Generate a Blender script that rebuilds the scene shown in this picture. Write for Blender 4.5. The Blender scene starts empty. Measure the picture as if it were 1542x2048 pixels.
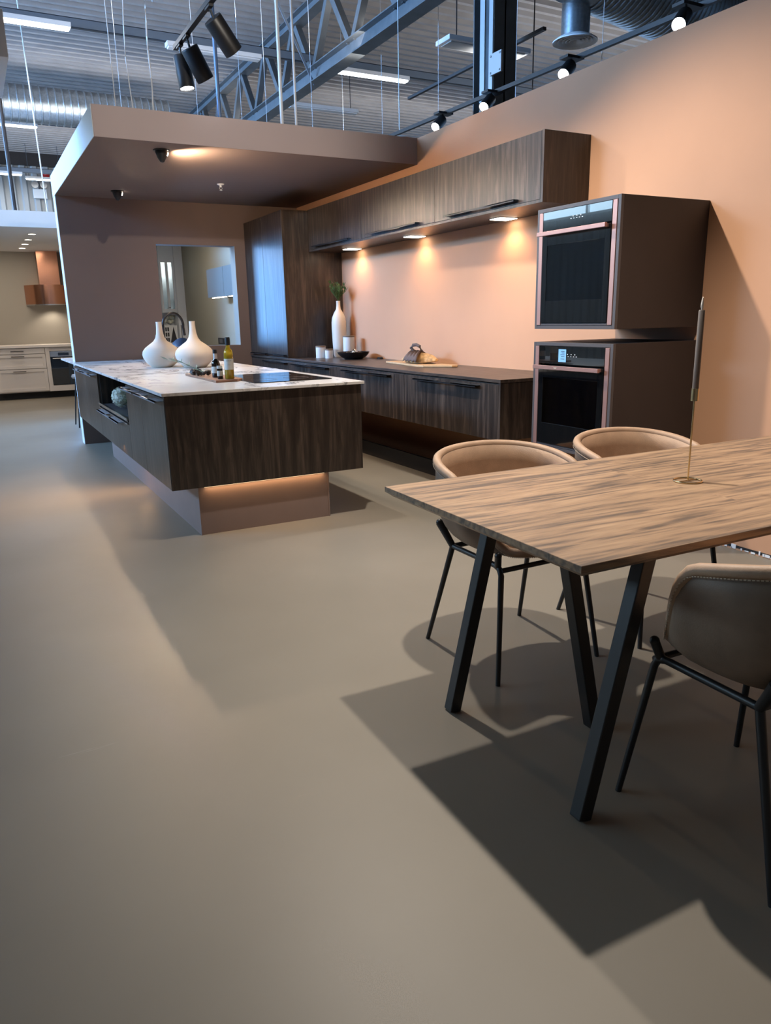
import bpy, bmesh, math, random
from mathutils import Vector, Matrix
random.seed(7)
C = bpy.context.scene.collection
SC = bpy.context.scene
PI = math.pi
R = math.radians

# ---------------------------------------------------------------- camera
H = 1.305
cam_d = bpy.data.cameras.new('camera'); cam = bpy.data.objects.new('camera', cam_d); C.objects.link(cam)
yaw, pit, rol = R(28.15), R(14.595), R(-1.163)
F = Vector((math.sin(yaw)*math.cos(pit), math.cos(yaw)*math.cos(pit), -math.sin(pit)))
Rt = Vector((math.cos(yaw), -math.sin(yaw), 0)); Up = Rt.cross(F)
R2 = Rt*math.cos(rol)+Up*math.sin(rol); U2 = Up*math.cos(rol)-Rt*math.sin(rol)
M = Matrix((( R2.x, U2.x, -F.x, 0), (R2.y, U2.y, -F.y, 0), (R2.z, U2.z, -F.z, H), (0, 0, 0, 1)))
cam.matrix_world = M
cam_d.sensor_fit = 'HORIZONTAL'; cam_d.sensor_width = 36; cam_d.lens = 36*1495.5/1542
cam_d.clip_start = .05; cam_d.clip_end = 200
SC.camera = cam
# ---------------------------------------------------------------- view, world
vs = SC.view_settings
vs.view_transform = 'Standard'; vs.look = 'None'; vs.gamma = 1; vs.use_curve_mapping = False
vs.exposure = 0.0
w = bpy.data.worlds.new('world'); SC.world = w; w.use_nodes = True
w.node_tree.nodes['Background'].inputs[0].default_value = (.85, .85, .9, 1)
w.node_tree.nodes['Background'].inputs[1].default_value = .10
WARM = (1, .86, .70); WARM2 = (1, .74, .50); SPOT = (1, .905, .80); WARMER = (1, .58, .27); DAY = (.21, .48, 1.0); COOL = (.90, .94, 1.0)

def light(name, kind, loc, target, color, energy, size=.1, size_y=None, cone=90, blend=.5, parent=None):
    d = bpy.data.lights.new(name, kind); d.color = color; d.energy = energy
    if kind == 'AREA':
        d.size = size
        if size_y: d.shape = 'RECTANGLE'; d.size_y = size_y
    elif kind == 'SPOT':
        d.shadow_soft_size = size; d.spot_size = R(cone); d.spot_blend = blend
    else: d.shadow_soft_size = size
    o = bpy.data.objects.new(name, d); C.objects.link(o); o.location = loc
    o.rotation_euler = (Vector(target)-Vector(loc)).to_track_quat('-Z', 'Y').to_euler()
    return o
# daylight through the band of high windows on the left wall
wl = light('window_daylight', 'AREA', (-7.95, 13.5, 4.55), (0, 9.5, 4.3-.6), DAY, 1600, 14, 1.45)
wl.data.spread = R(68)
wl.rotation_euler = (R(90-6), 0, R(-90)); 
# ceiling lamps of the hall (fluorescent rows), light part
FLU = []
for (xx, yy, e) in ((-4.2, 5.9, 12), (.9, 5.9, 12), (-4.2, 11.1, 40), (.86, 10.98, 40), (5.85, 11.1, 40), (10, 11.1, 40), (-4.2, 16.3, 40), (.95, 16.33, 40), (10, 16.3, 40), (.98, 21.4, 40)):
    light('fluorescent_light', 'AREA', (xx, yy, 4.798), (xx, yy, 0), COOL, e, 1.2, .10)
for xx in (-3, 3.2, 9):
    for yy in (9.5, 14.5, 19.5):
        light('deck_fill_light', 'AREA', (xx, yy, 4.60), (xx, yy+1.2, 6), (1, .97, .95), 30, 5, .5)  # added fill aimed at the deck, in place of light bounced off the floor
# lamps on the track above the dining area
TX = 1.70
def aim(name, loc, tgt, e, cone=100, blend=.6, size=.035, col=SPOT): return light(name, 'SPOT', loc, tgt, col, e, size, None, cone, blend)
aim('track_light', (1.79, 2.11, 3.22), (2.45, 1.75, 0), 290, 98, .7)
aim('track_light', (1.80, 3.80, 3.22), (2.80, 3.05, .6), 290, 112, .6)
aim('track_light', (1.68, 1.45, 3.20), (1.9, 6.1, 2.72), 370, 38, .8)
aim('track_light', (1.80, 5.12, 3.13), (3.1, 4.7, 1.0), 115, 90, .6)
aim('track_light', (1.60, 5.80, 2.92), (1.7, 5.9, 0), 120, 70, .8)
aim('canopy_light', (1.55, 6.30, 2.50), (3.60, 6.95, 1.85), 85, 150, .6, .035, WARM2)
aim('canopy_light', (1.56, 8.35, 2.50), (1.75, 6.6, .9), 150, 100, .8, .035, WARM2)
for yy in (4.67, 5.935, 7.175):
    aim('cabinet_spot_light', (3.50, yy, 1.965), (3.60, yy, .4), 12, 135, .7, .03, WARMER)

# ---------------------------------------------------------------- materials
def nodes(name):
    m = bpy.data.materials.new(name); m.use_nodes = True
    nt = m.node_tree; return m, nt, nt.nodes['Principled BSDF']
def N(nt, t, **k):
    n = nt.nodes.new(t)
    for a, b in k.items(): setattr(n, a, b)
    return n
def plain(name, col, rough=.5, metal=0, spec=.5, coat=0, noise=0, nscale=8, bump=0, bscale=200):
    m, nt, p = nodes(name)
    p.inputs['Base Color'].default_value = (*col, 1); p.inputs['Roughness'].default_value = rough
    p.inputs['Metallic'].default_value = metal; p.inputs['Specular IOR Level'].default_value = spec
    p.inputs['Coat Weight'].default_value = coat; p.inputs['Coat Roughness'].default_value = .1
    tc = N(nt, 'ShaderNodeTexCoord')
    if noise:
        n = N(nt, 'ShaderNodeTexNoise'); n.inputs['Scale'].default_value = nscale; n.inputs['Detail'].default_value = 5
        r = N(nt, 'ShaderNodeValToRGB')
        r.color_ramp.elements[0].position = .3; r.color_ramp.elements[1].position = .7
        r.color_ramp.elements[0].color = (*[c*(1-noise) for c in col], 1)
        r.color_ramp.elements[1].color = (*[min(1, c*(1+noise)) for c in col], 1)
        nt.links.new(tc.outputs['Object'], n.inputs['Vector']); nt.links.new(n.outputs['Fac'], r.inputs[0])
        nt.links.new(r.outputs[0], p.inputs['Base Color'])
    if bump:
        n = N(nt, 'ShaderNodeTexNoise'); n.inputs['Scale'].default_value = bscale; n.inputs['Detail'].default_value = 3
        b = N(nt, 'ShaderNodeBump'); b.inputs['Strength'].default_value = bump; b.inputs['Distance'].default_value = .002
        nt.links.new(tc.outputs['Object'], n.inputs['Vector']); nt.links.new(n.outputs['Fac'], b.inputs['Height'])
        nt.links.new(b.outputs[0], p.inputs['Normal'])
    return m
def emis(name, col, s):
    m, nt, p = nodes(name)
    p.inputs['Base Color'].default_value = (*col, 1); p.inputs['Emission Color'].default_value = (*col, 1)
    p.inputs['Emission Strength'].default_value = s; return m
def wood(name, axis, c0, c1, c2, rough=.45, spec=.5, fine=60, plank=None, sheen=.25):
    """grain runs along axis 0/1/2"""
    m, nt, p = nodes(name); tc = N(nt, 'ShaderNodeTexCoord'); L = nt.links.new
    src = tc.outputs['Object']
    if plank:                                    # staves: shift the grain from one stave to the next
        br = N(nt, 'ShaderNodeTexBrick'); br.inputs['Scale'].default_value = 1
        br.inputs['Brick Width'].default_value = plank[0]; br.inputs['Row Height'].default_value = plank[1]
        br.inputs['Mortar Size'].default_value = 0; br.inputs['Color1'].default_value = (0, 0, 0, 1)
        br.inputs['Color2'].default_value = (1, 1, 1, 1); br.offset = .37
        L(src, br.inputs['Vector'])
        sc = N(nt, 'ShaderNodeVectorMath', operation='SCALE'); sc.inputs['Scale'].default_value = 3.7
        L(br.outputs['Color'], sc.inputs[0])
        ad = N(nt, 'ShaderNodeVectorMath', operation='ADD'); L(src, ad.inputs[0]); L(sc.outputs[0], ad.inputs[1]); src = ad.outputs[0]
    def mapped(s_al, s_ac):
        mp = N(nt, 'ShaderNodeMapping'); s = [s_ac]*3; s[axis] = s_al
        mp.inputs['Scale'].default_value = s; L(src, mp.inputs[0]); return mp.outputs[0]
    n1 = N(nt, 'ShaderNodeTexNoise'); n1.inputs['Scale'].default_value = 1; n1.inputs['Detail'].default_value = 8
    n1.inputs['Roughness'].default_value = .65; n1.inputs['Distortion'].default_value = 1.3
    L(mapped(1.6, 19) if not plank else mapped(1.3, 13), n1.inputs['Vector'])
    n2 = N(nt, 'ShaderNodeTexNoise'); n2.inputs['Scale'].default_value = 1; n2.inputs['Detail'].default_value = 4
    L(mapped(7, fine*3) if not plank else mapped(4, 75), n2.inputs['Vector'])
    n3 = N(nt, 'ShaderNodeTexWave', wave_type='RINGS', rings_direction='SPHERICAL'); n3.inputs['Scale'].default_value = 1
    n3.inputs['Distortion'].default_value = 6 if not plank else 14; n3.inputs['Detail'].default_value = 3; n3.inputs['Detail Scale'].default_value = 1.2
    L(mapped(.9, 7) if not plank else mapped(1.5, 9), n3.inputs['Vector'])
    a = N(nt, 'ShaderNodeMath', operation='MULTIPLY_ADD'); L(n2.outputs['Fac'], a.inputs[0]); a.inputs[1].default_value = .38; L(n1.outputs['Fac'], a.inputs[2])
    b = N(nt, 'ShaderNodeMath', operation='MULTIPLY_ADD'); L(n3.outputs['Fac'], b.inputs[0]); b.inputs[1].default_value = .12 if not plank else .16; L(a.outputs[0], b.inputs[2])
    r = N(nt, 'ShaderNodeValToRGB'); e = r.color_ramp.elements
    pz_ = .03 if plank else 0
    e[0].position = .55+pz_*1.8; e[0].color = (*c0, 1); e[1].position = .98+pz_; e[1].color = (*c2, 1)
    q = e.new(.75+pz_*1.2); q.color = (*c1, 1)
    L(b.outputs[0], r.inputs[0])
    out = r.outputs[0]
    if plank:
        mx = N(nt, 'ShaderNodeMix', data_type='RGBA', blend_type='MULTIPLY'); mx.inputs['Factor'].default_value = .5
        rr = N(nt, 'ShaderNodeMapRange'); rr.inputs['To Min'].default_value = .82; rr.inputs['To Max'].default_value = 1.1
        L(br.outputs['Color'], rr.inputs['Value'])
        L(out, mx.inputs['A']); L(rr.outputs[0], mx.inputs['B']); out = mx.outputs['Result']
    L(out, p.inputs['Base Color']); p.inputs['Roughness'].default_value = rough; p.inputs['Specular IOR Level'].default_value = spec
    bp = N(nt, 'ShaderNodeBump'); bp.inputs['Strength'].default_value = sheen; bp.inputs['Distance'].default_value = .002
    L(a.outputs[0], bp.inputs['Height']); L(bp.outputs[0], p.inputs['Normal'])
    return m
def marble():
    m, nt, p = nodes('white_marble'); L = nt.links.new; tc = N(nt, 'ShaderNodeTexCoord')
    n = N(nt, 'ShaderNodeTexNoise'); n.inputs['Scale'].default_value = 1.5; n.inputs['Detail'].default_value = 9; n.inputs['Roughness'].default_value = .62
    n.inputs['Distortion'].default_value = 1.3
    mp = N(nt, 'ShaderNodeMapping'); mp.inputs['Scale'].default_value = (1.3, .75, 1); mp.inputs['Rotation'].default_value = (0, 0, .7)
    L(tc.outputs['Object'], mp.inputs[0]); L(mp.outputs[0], n.inputs['Vector'])
    s = N(nt, 'ShaderNodeMath', operation='SUBTRACT'); L(n.outputs['Fac'], s.inputs[0]); s.inputs[1].default_value = .5
    ab = N(nt, 'ShaderNodeMath', operation='ABSOLUTE'); L(s.outputs[0], ab.inputs[0])
    r = N(nt, 'ShaderNodeValToRGB'); e = r.color_ramp.elements
    e[0].position = 0; e[0].color = (.22, .21, .21, 1); e[1].position = .036; e[1].color = (.76, .72, .68, 1)
    q = e.new(.010); q.color = (.40, .385, .38, 1)
    L(ab.outputs[0], r.inputs[0])
    n2 = N(nt, 'ShaderNodeTexNoise'); n2.inputs['Scale'].default_value = 1.1; n2.inputs['Detail'].default_value = 3
    L(tc.outputs['Object'], n2.inputs['Vector'])
    r2 = N(nt, 'ShaderNodeValToRGB'); r2.color_ramp.elements[0].position = .38; r2.color_ramp.elements[1].position = .50
    L(n2.outputs['Fac'], r2.inputs[0])
    mx = N(nt, 'ShaderNodeMix', data_type='RGBA'); L(r2.outputs[0], mx.inputs['Factor']); mx.inputs['A'].default_value = (.74, .71, .68, 1)
    L(r.outputs[0], mx.inputs['B']); L(mx.outputs['Result'], p.inputs['Base Color'])
    p.inputs['Roughness'].default_value = .22
    return m
def floor_mat():
    m, nt, p = nodes('grey_beige_floor'); L = nt.links.new; tc = N(nt, 'ShaderNodeTexCoord')
    n = N(nt, 'ShaderNodeTexNoise'); n.inputs['Scale'].default_value = .9; n.inputs['Detail'].default_value = 6
    L(tc.outputs['Object'], n.inputs['Vector'])
    r = N(nt, 'ShaderNodeValToRGB'); e = r.color_ramp.elements
    e[0].position = .35; e[0].color = (.215, .190, .152, 1); e[1].position = .68; e[1].color = (.248, .220, .178, 1)
    L(n.outputs['Fac'], r.inputs[0])
    # a few pale scuffs
    v = N(nt, 'ShaderNodeTexNoise'); v.inputs['Scale'].default_value = 1; v.inputs['Detail'].default_value = 8
    mp = N(nt, 'ShaderNodeMapping'); mp.inputs['Scale'].default_value = (2, 26, 1); mp.inputs['Rotation'].default_value = (0, 0, .5)
    L(tc.outputs['Object'], mp.inputs[0]); L(mp.outputs[0], v.inputs['Vector'])
    rv = N(nt, 'ShaderNodeValToRGB'); rv.color_ramp.elements[0].position = .72; rv.color_ramp.elements[1].position = .78
    L(v.outputs['Fac'], rv.inputs[0])
    mm = N(nt, 'ShaderNodeMath', operation='MULTIPLY'); L(rv.outputs[0], mm.inputs[0]); mm.inputs[1].default_value = .35
    mx = N(nt, 'ShaderNodeMix', data_type='RGBA'); L(mm.outputs[0], mx.inputs['Factor']); L(r.outputs[0], mx.inputs['A'])
    mx.inputs['B'].default_value = (.40, .37, .32, 1); L(mx.outputs['Result'], p.inputs['Base Color'])
    n2 = N(nt, 'ShaderNodeTexNoise'); n2.inputs['Scale'].default_value = 1.7; n2.inputs['Detail'].default_value = 4
    L(tc.outputs['Object'], n2.inputs['Vector'])
    mr = N(nt, 'ShaderNodeMapRange'); mr.inputs['To Min'].default_value = .39; mr.inputs['To Max'].default_value = .47
    L(n2.outputs['Fac'], mr.inputs['Value']); L(mr.outputs[0], p.inputs['Roughness'])
    p.inputs['Specular IOR Level'].default_value = .32
    return m

MT = dict(
 floor=floor_mat(),
 darkwood=wood('dark_oak_vertical', 2, (.018, .012, .0092), (.038, .0265, .020), (.096, .067, .050), .33),
 darkwoodY=wood('dark_oak_lengthwise', 1, (.024, .017, .013), (.055, .039, .030), (.115, .082, .062), .35),
 table=wood('smoked_oak_top', 0, (.125, .090, .066), (.31, .200, .122), (.43, .285, .172), .45, plank=(1.3, .11), sheen=.3),
 marble=marble(),
 peach=plain('peach_wall_paint', (.555, .296, .165), .75, noise=.03, nscale=2),
 brown=plain('dusty_brown_wall_paint', (.200, .138, .112), .7, noise=.03, nscale=2),
 fascia=plain('mauve_fascia', (.48, .395, .385), .7, noise=.02, nscale=2),
 plinth=plain('mauve_plinth_laminate', (.26, .19, .17), .38, noise=.04),
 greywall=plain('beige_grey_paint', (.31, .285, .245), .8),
 greenwall=plain('olive_beige_paint', (.36, .34, .27), .8),
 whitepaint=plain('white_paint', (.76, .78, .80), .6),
 cream=plain('cream_lacquer', (.80, .73, .68), .45),
 metalb=plain('black_powder_coat', (.012, .012, .013), .42, 0, .5),
 handle=plain('black_steel_handle', (.03, .03, .033), .33, .6, .5),
 handlelit=plain('lit_steel_handle', (.30, .33, .37), .35, .5, .5),  # paler copy of the black handle steel, daylight worked into the colour
 box=plain('dark_brown_laminate', (.032, .023, .021), .55, noise=.05),
 boxedge=plain('dark_grey_edge_band', (.075, .065, .065), .4),
 glass=plain('black_glass', (.004, .005, .006), .012, 0, .6, coat=.5),
 cavity=plain('oven_cavity_enamel', (.06, .072, .09), .4),
 copper=plain('brushed_rose_copper', (.50, .27, .22), .38, .75, .5),
 hood=plain('polished_copper', (.62, .30, .19), .2, 1, .5),
 chrome=plain('steel', (.6, .6, .6), .25, 1),
 brass=plain('pale_brass', (.75, .58, .32), .22, 1),
 galv=plain('galvanised_steel', (.36, .40, .43), .33, .85, .5, noise=.15, nscale=30),
 deck=plain('profiled_steel_deck', (.40, .38, .37), .5, .1, .5, noise=.10, nscale=3),
 winpane=emis('daylit_pane', (.55, .80, 1.0), 11),
 cladding=plain('grey_profiled_cladding', (.45, .46, .46), .5, .2),
 steel=plain('blue_grey_painted_steel', (.135, .145, .150), .38, .2, .5, noise=.15, nscale=6),
 rail=plain('grey_steel_rail', (.17, .21, .26), .35, .4),
 litsteel=plain('lit_column_steel', (.42, .47, .50), .4, .2),
 bluerod=plain('blue_grey_rod', (.07, .12, .22), .4, .3),
 darksteel=plain('dark_painted_steel', (.03, .025, .025), .5),
 white=plain('white_plastic', (.78, .79, .8), .4),
 cable=plain('white_cable_sheath', (.70, .72, .74), .5),
 ceramic=plain('matt_cream_ceramic', (.70, .60, .49), .75, noise=.03, nscale=10, bump=.1, bscale=60),
 vase=plain('satin_cream_ceramic', (.74, .65, .55), .45, noise=.03),
 canister=plain('white_ceramic', (.78, .76, .72), .35),
 lidwood=plain('oak_lid', (.22, .15, .10), .5, noise=.2, nscale=20),
 leather=plain('tan_leather', (.40, .255, .160), .55, noise=.12, nscale=14, bump=.3, bscale=260),
 leatherin=plain('tan_leather_inner', (.40, .262, .170), .55, noise=.12, nscale=14, bump=.3, bscale=260),
 leatherdk=plain('shaded_brown_leather', (.20, .135, .092), .6, noise=.18, nscale=10, bump=.3, bscale=260),  # shell's unlit outside darkened in colour; plain brown on the stool seat
 stitch=plain('pale_stitching', (.50, .38, .27), .7),
 candle=plain('grey_brown_candle_wax', (.150, .120, .098), .5),
 wick=plain('cream_flame_bulb', (.75, .68, .58), .5),
 bowl=plain('black_glazed_bowl', (.008, .008, .009), .18),
 leaf=plain('green_leaf', (.055, .105, .028), .5, noise=.3, nscale=40),
 olive=plain('grey_green_leaf', (.28, .30, .18), .55),
 darkfruit=plain('dark_dried_fruit', (.025, .018, .013), .5, noise=.4, nscale=50),
 petal=plain('cream_petal', (.72, .70, .56), .7, noise=.15, nscale=40),
 petalg=plain('green_cream_petal', (.30, .32, .13), .7, noise=.2, nscale=40),
 bread=plain('crusty_bread', (.58, .36, .16), .8, noise=.35, nscale=30, bump=1, bscale=70),
 cloth=plain('mauve_brown_cloth', (.120, .085, .075), .85, bump=.3, bscale=300),
 boardp=plain('pale_wood_board', (.55, .36, .19), .5, noise=.1, nscale=12),
 boardw=plain('walnut_board', (.30, .15, .09), .45, noise=.25, nscale=14),
 label=plain('cream_paper_label', (.70, .68, .58), .6),
 ink=plain('black_ink', (.02, .02, .02), .6),
 vinegar=plain('dark_vinegar_glass', (.012, .008, .007), .06, 0, .6),
 silver=plain('silver_ball', (.75, .75, .75), .12, 1),
 blue=plain('pale_blue_paper', (.22, .48, .78), .5),
 navy=plain('navy_shell', (.018, .035, .07), .4),
 red=plain('red_plastic', (.6, .03, .03), .4),
 greycab=plain('grey_lacquer', (.17, .165, .155), .4),
 blacklam=plain('black_laminate', (.012, .011, .011), .6),  # even black base colour, mostly for kick boards and socket parts
 led=emis('warm_led', (1, .72, .42), 2.5),
 ledc=emis('warm_white_diffuser', (1, .86, .68), 14),
 tube=emis('fluorescent_tube', (.88, .95, 1.0), 9),
 lampw=emis('white_lamp_face', (.95, .97, 1.0), 14),
 glow=emis('cabinet_light', (1, .88, .7), 3.0),
 pane=plain('cabinet_glass', (.25, .20, .12), .1),
)
def oil():
    m, nt, p = nodes('golden_oil_glass'); p.inputs['Base Color'].default_value = (.80, .56, .04, 1); p.inputs['Roughness'].default_value = .05
    p.inputs['Transmission Weight'].default_value = .65; p.inputs['IOR'].default_value = 1.4; return m
MT['oil'] = oil()
def ovenpane():
    m, nt, p = nodes('tinted_oven_glass'); L = nt.links.new
    g = N(nt, 'ShaderNodeBsdfGlossy'); g.inputs['Roughness'].default_value = .03; g.inputs['Color'].default_value = (.9, .95, 1, 1)
    t = N(nt, 'ShaderNodeBsdfTransparent'); t.inputs['Color'].default_value = (.62, .70, .76, 1)
    lw = N(nt, 'ShaderNodeFresnel'); lw.inputs['IOR'].default_value = 1.75
    mx = N(nt, 'ShaderNodeMixShader'); L(lw.outputs[0], mx.inputs[0]); L(t.outputs[0], mx.inputs[1]); L(g.outputs[0], mx.inputs[2])
    L(mx.outputs[0], nt.nodes['Material Output'].inputs['Surface']); return m
MT['ovenpane'] = ovenpane()

# ---------------------------------------------------------------- builders
class MB:
    def __init__(s): s.bm = bmesh.new()
    def box(s, x0, x1, y0, y1, z0, z1, rot=None):
        v = [s.bm.verts.new((x, y, z)) for x in (x0, x1) for y in (y0, y1) for z in (z0, z1)]
        for f in ((0, 1, 3, 2), (4, 6, 7, 5), (0, 4, 5, 1), (2, 3, 7, 6), (0, 2, 6, 4), (1, 5, 7, 3)):
            s.bm.faces.new([v[i] for i in f])
        return s
    def poly(s, pts, z0, z1):
        a = [s.bm.verts.new((x, y, z0)) for x, y in pts]; b = [s.bm.verts.new((x, y, z1)) for x, y in pts]; n = len(pts)
        s.bm.faces.new(a[::-1]); s.bm.faces.new(b)
        for i in range(n): s.bm.faces.new((a[i], a[(i+1) % n], b[(i+1) % n], b[i]))
        return s
    def ext(s, pts, axis, a0, a1):
        """extrude the 2-D outline pts along axis"""
        def P(u, w_, t): return {0: (t, u, w_), 1: (u, t, w_), 2: (u, w_, t)}[axis]
        a = [s.bm.verts.new(P(u, v, a0)) for u, v in pts]; b = [s.bm.verts.new(P(u, v, a1)) for u, v in pts]; n = len(pts)
        s.bm.faces.new(a[::-1]); s.bm.faces.new(b)
        for i in range(n): s.bm.faces.new((a[i], a[(i+1) % n], b[(i+1) % n], b[i]))
        return s
    def lathe(s, prof, c=(0, 0, 0), n=40, axis=None):
        q = Matrix.Identity(3) if axis is None else Vector((0, 0, 1)).rotation_difference(Vector(axis)).to_matrix()
        rings = []
        for r, z in prof:
            if r < 1e-6: rings.append([s.bm.verts.new(Vector(c)+q @ Vector((0, 0, z)))]); continue
            rings.append([s.bm.verts.new(Vector(c)+q @ Vector((r*math.cos(2*PI*i/n), r*math.sin(2*PI*i/n), z))) for i in range(n)])
        for a, b in zip(rings, rings[1:]):
            for i in range(n):
                j = (i+1) % n
                if len(a) == 1 and len(b) == 1: continue
                if len(a) == 1: s.bm.faces.new((a[0], b[j], b[i]))
                elif len(b) == 1: s.bm.faces.new((a[i], a[j], b[0]))
                else: s.bm.faces.new((a[i], a[j], b[j], b[i]))
        return s
    def cyl(s, c, r, h, axis=(0, 0, 1), n=24): return s.lathe([(0, 0), (r, 0), (r, h), (0, h)], c, n, axis)
    def tube(s, pts, r, n=10, cyclic=False, taper=None):
        pts = [Vector(p) for p in pts]; k = len(pts); rings = []; up = Vector((0.013, .021, 1)).normalized()
        for i, p in enumerate(pts):
            a = pts[(i-1) % k] if (cyclic or i > 0) else p; b = pts[(i+1) % k] if (cyclic or i < k-1) else p
            t = (b-a).normalized()
            x = t.cross(up)
            if x.length < 1e-3: x = t.cross(Vector((1, 0, 0)))
            x.normalize(); y = t.cross(x)
            rr = r if taper is None else r*taper[i]
            rings.append([s.bm.verts.new(p+x*rr*math.cos(2*PI*j/n)+y*rr*math.sin(2*PI*j/n)) for j in range(n)])
        for i in range(k if cyclic else k-1):
            a, b = rings[i], rings[(i+1) % k]
            for j in range(n): s.bm.faces.new((a[j], a[(j+1) % n], b[(j+1) % n], b[j]))
        if not cyclic: s.bm.faces.new(rings[0][::-1]); s.bm.faces.new(rings[-1])
        return s
    def bar(s, p, q, wx, wy, up=(0, 0, 1)):
        """square bar from p to q"""
        p, q = Vector(p), Vector(q); t = (q-p).normalized(); x = t.cross(Vector(up))
        if x.length < 1e-3: x = t.cross(Vector((0, 1, 0)))
        x.normalize(); y = x.cross(t)
        v = [s.bm.verts.new(o+x*a*wx/2+y*b*wy/2) for o in (p, q) for a, b in ((-1, -1), (1, -1), (1, 1), (-1, 1))]
        s.bm.faces.new(v[3::-1]); s.bm.faces.new(v[4:])
        for i in range(4): j = (i+1) % 4; s.bm.faces.new((v[i], v[j], v[4+j], v[4+i]))
        return s
    def blob(s, c, r, sub=2, jit=0, sc=(1, 1, 1)):
        g = bmesh.ops.create_icosphere(s.bm, subdivisions=sub, radius=1)
        for v in g['verts']:
            k = 1+random.uniform(-jit, jit)
            v.co = Vector((v.co.x*r*sc[0]*k, v.co.y*r*sc[1]*k, v.co.z*r*sc[2]*k))+Vector(c)
        return s
    def build(s, name, mat, parent=None, smooth=False, bevel=0, loc=None, tags=None):
        bmesh.ops.recalc_face_normals(s.bm, faces=s.bm.faces)
        me = bpy.data.meshes.new(name); s.bm.to_mesh(me); s.bm.free()
        if loc: me.transform(Matrix.Translation(-Vector(loc)))
        o = bpy.data.objects.new(name, me); C.objects.link(o); me.materials.append(MT[mat] if isinstance(mat, str) else mat)
        if loc: o.location = loc
        if parent:
            o.parent = parent
            wp = wloc(parent)
            if not loc: me.transform(Matrix.Translation(-wp)) if parent.get('_w') else None
        if smooth:
            for p_ in me.polygons: p_.use_smooth = True
            try: me.set_sharp_from_angle(angle=R(40))
            except Exception: pass
        if bevel:
            b = o.modifiers.new('bevel', 'BEVEL'); b.width = bevel; b.segments = 2; b.limit_method = 'ANGLE'; b.angle_limit = R(40)
        if tags: tag(o, *tags)
        return o
def wloc(o):
    v = Vector((0, 0, 0))
    while o: v += o.location; o = o.parent
    return v
def tag(o, label, cat, group=None):
    o['label'] = label; o['category'] = cat
    if group: o['group'] = group
    return o
def thing(name, loc, label, cat, group=None, rz=0, world=True):
    """Empty at the base. world=True: part meshes are written in world coordinates"""
    o = bpy.data.objects.new(name, None); C.objects.link(o); o.location = loc; o.rotation_euler.z = rz; o.empty_display_size = .1
    if world: o['_w'] = 1
    return tag(o, label, cat, group)
def struct(o): o['kind'] = 'structure'; return o
def copy_tree(o, parent=None):
    c = o.copy(); C.objects.link(c)
    if parent: c.parent = parent
    for ch in list(o.children): copy_tree(ch, c)
    return c
def sub(mb, name, mat, parent, **k):
    """sub-part of a part (parts sit at their thing's origin, so subtract the same offset)"""
    root = parent.parent
    parent['_w'] = 1 if root.get('_w') else 0
    return mb.build(name, mat, parent, **k)

# ---------------------------------------------------------------- key sizes
WX = 3.627                     # peach wall
BY0, BY1 = 8.873, 9.05         # brown wall, front and rear face
# ================================================================ STRUCTURE
struct(MB().box(-8.2, 14, -6, 23.3, -.1, 0).build('floor', 'floor'))
# ceiling: profiled deck
cb = MB(); prof = []; y = -6.0
while y < 23.3:
    prof += [(y, 5.60), (y+.07, 5.60), (y+.09, 5.70), (y+.20, 5.70)]; y += .22
prof += [(23.3, 5.62), (23.3, 5.8), (-6, 5.8)]
n = len(prof)-3
a = [cb.bm.verts.new((-8.2, u, v)) for u, v in prof[:n+1]]; b = [cb.bm.verts.new((14, u, v)) for u, v in prof[:n+1]]
for i in range(n): cb.bm.faces.new((a[i], a[i+1], b[i+1], b[i]))
struct(cb.build('ceiling', 'deck'))
struct(MB().box(-8.2, 14, -6, 23.3, 5.72, 5.8).build('ceiling_slab', 'darksteel'))
def clad(name, axis, at, a0, a1, z0, z1, depth, mat='cladding'):
    mb = MB(); pts = []; t = a0
    while t < a1: pts += [(t, 0), (t+.10, 0), (t+.14, depth), (t+.24, depth)]; t += .28
    pts.append((a1, 0))
    def P(u, d, z): return (at+d, u, z) if axis == 'x' else (u, at+d, z)
    lo = [mb.bm.verts.new(P(u, d, z0)) for u, d in pts]; hi = [mb.bm.verts.new(P(u, d, z1)) for u, d in pts]
    for i in range(len(pts)-1): mb.bm.faces.new((lo[i], lo[i+1], hi[i+1], hi[i]))
    return struct(mb.build(name, mat))
clad('wall_far', 'y', 23.0, -8.2, 14, 0, 5.3, -.06)
struct(MB().box(-8.2, 14, 22.85, 23.2, 5.3, 5.62).build('trim_1', 'darksteel'))
clad('wall_left', 'x', -8.0, -6, 23, 0, 3.66, .06)
clad('wall_left_upper', 'x', -8.0, -6, 23, 5.32, 5.62, .06)
struct(MB().box(-8.1, -8.0, -6, 5.9, 3.66, 5.32).box(-8.1, -8.0, 21.1, 23, 3.66, 5.32).build('wall_left_ends', 'cladding'))
for k in range(5):                                   # window frames of the high band
    y0 = 5.9+k*3.04; f = MB()
    f.box(-8.02, -7.92, y0, y0+3.04, 3.66, 3.71).box(-8.02, -7.92, y0, y0+3.04, 5.27, 5.32)
    f.box(-8.02, -7.92, y0, y0+.04, 3.71, 5.27).box(-8.02, -7.92, y0+3.0, y0+3.04, 3.71, 5.27)
    wf = struct(f.build('window_%d' % (k+1), 'white'))
    MB().box(-8.0, -7.99, y0+.04, y0+3.0, 3.71, 5.27).build('pane', 'winpane', wf)
struct(MB().box(13.9, 14, -6, 23, 0, 5.62).build('wall_right_outer', 'cladding'))
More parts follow.
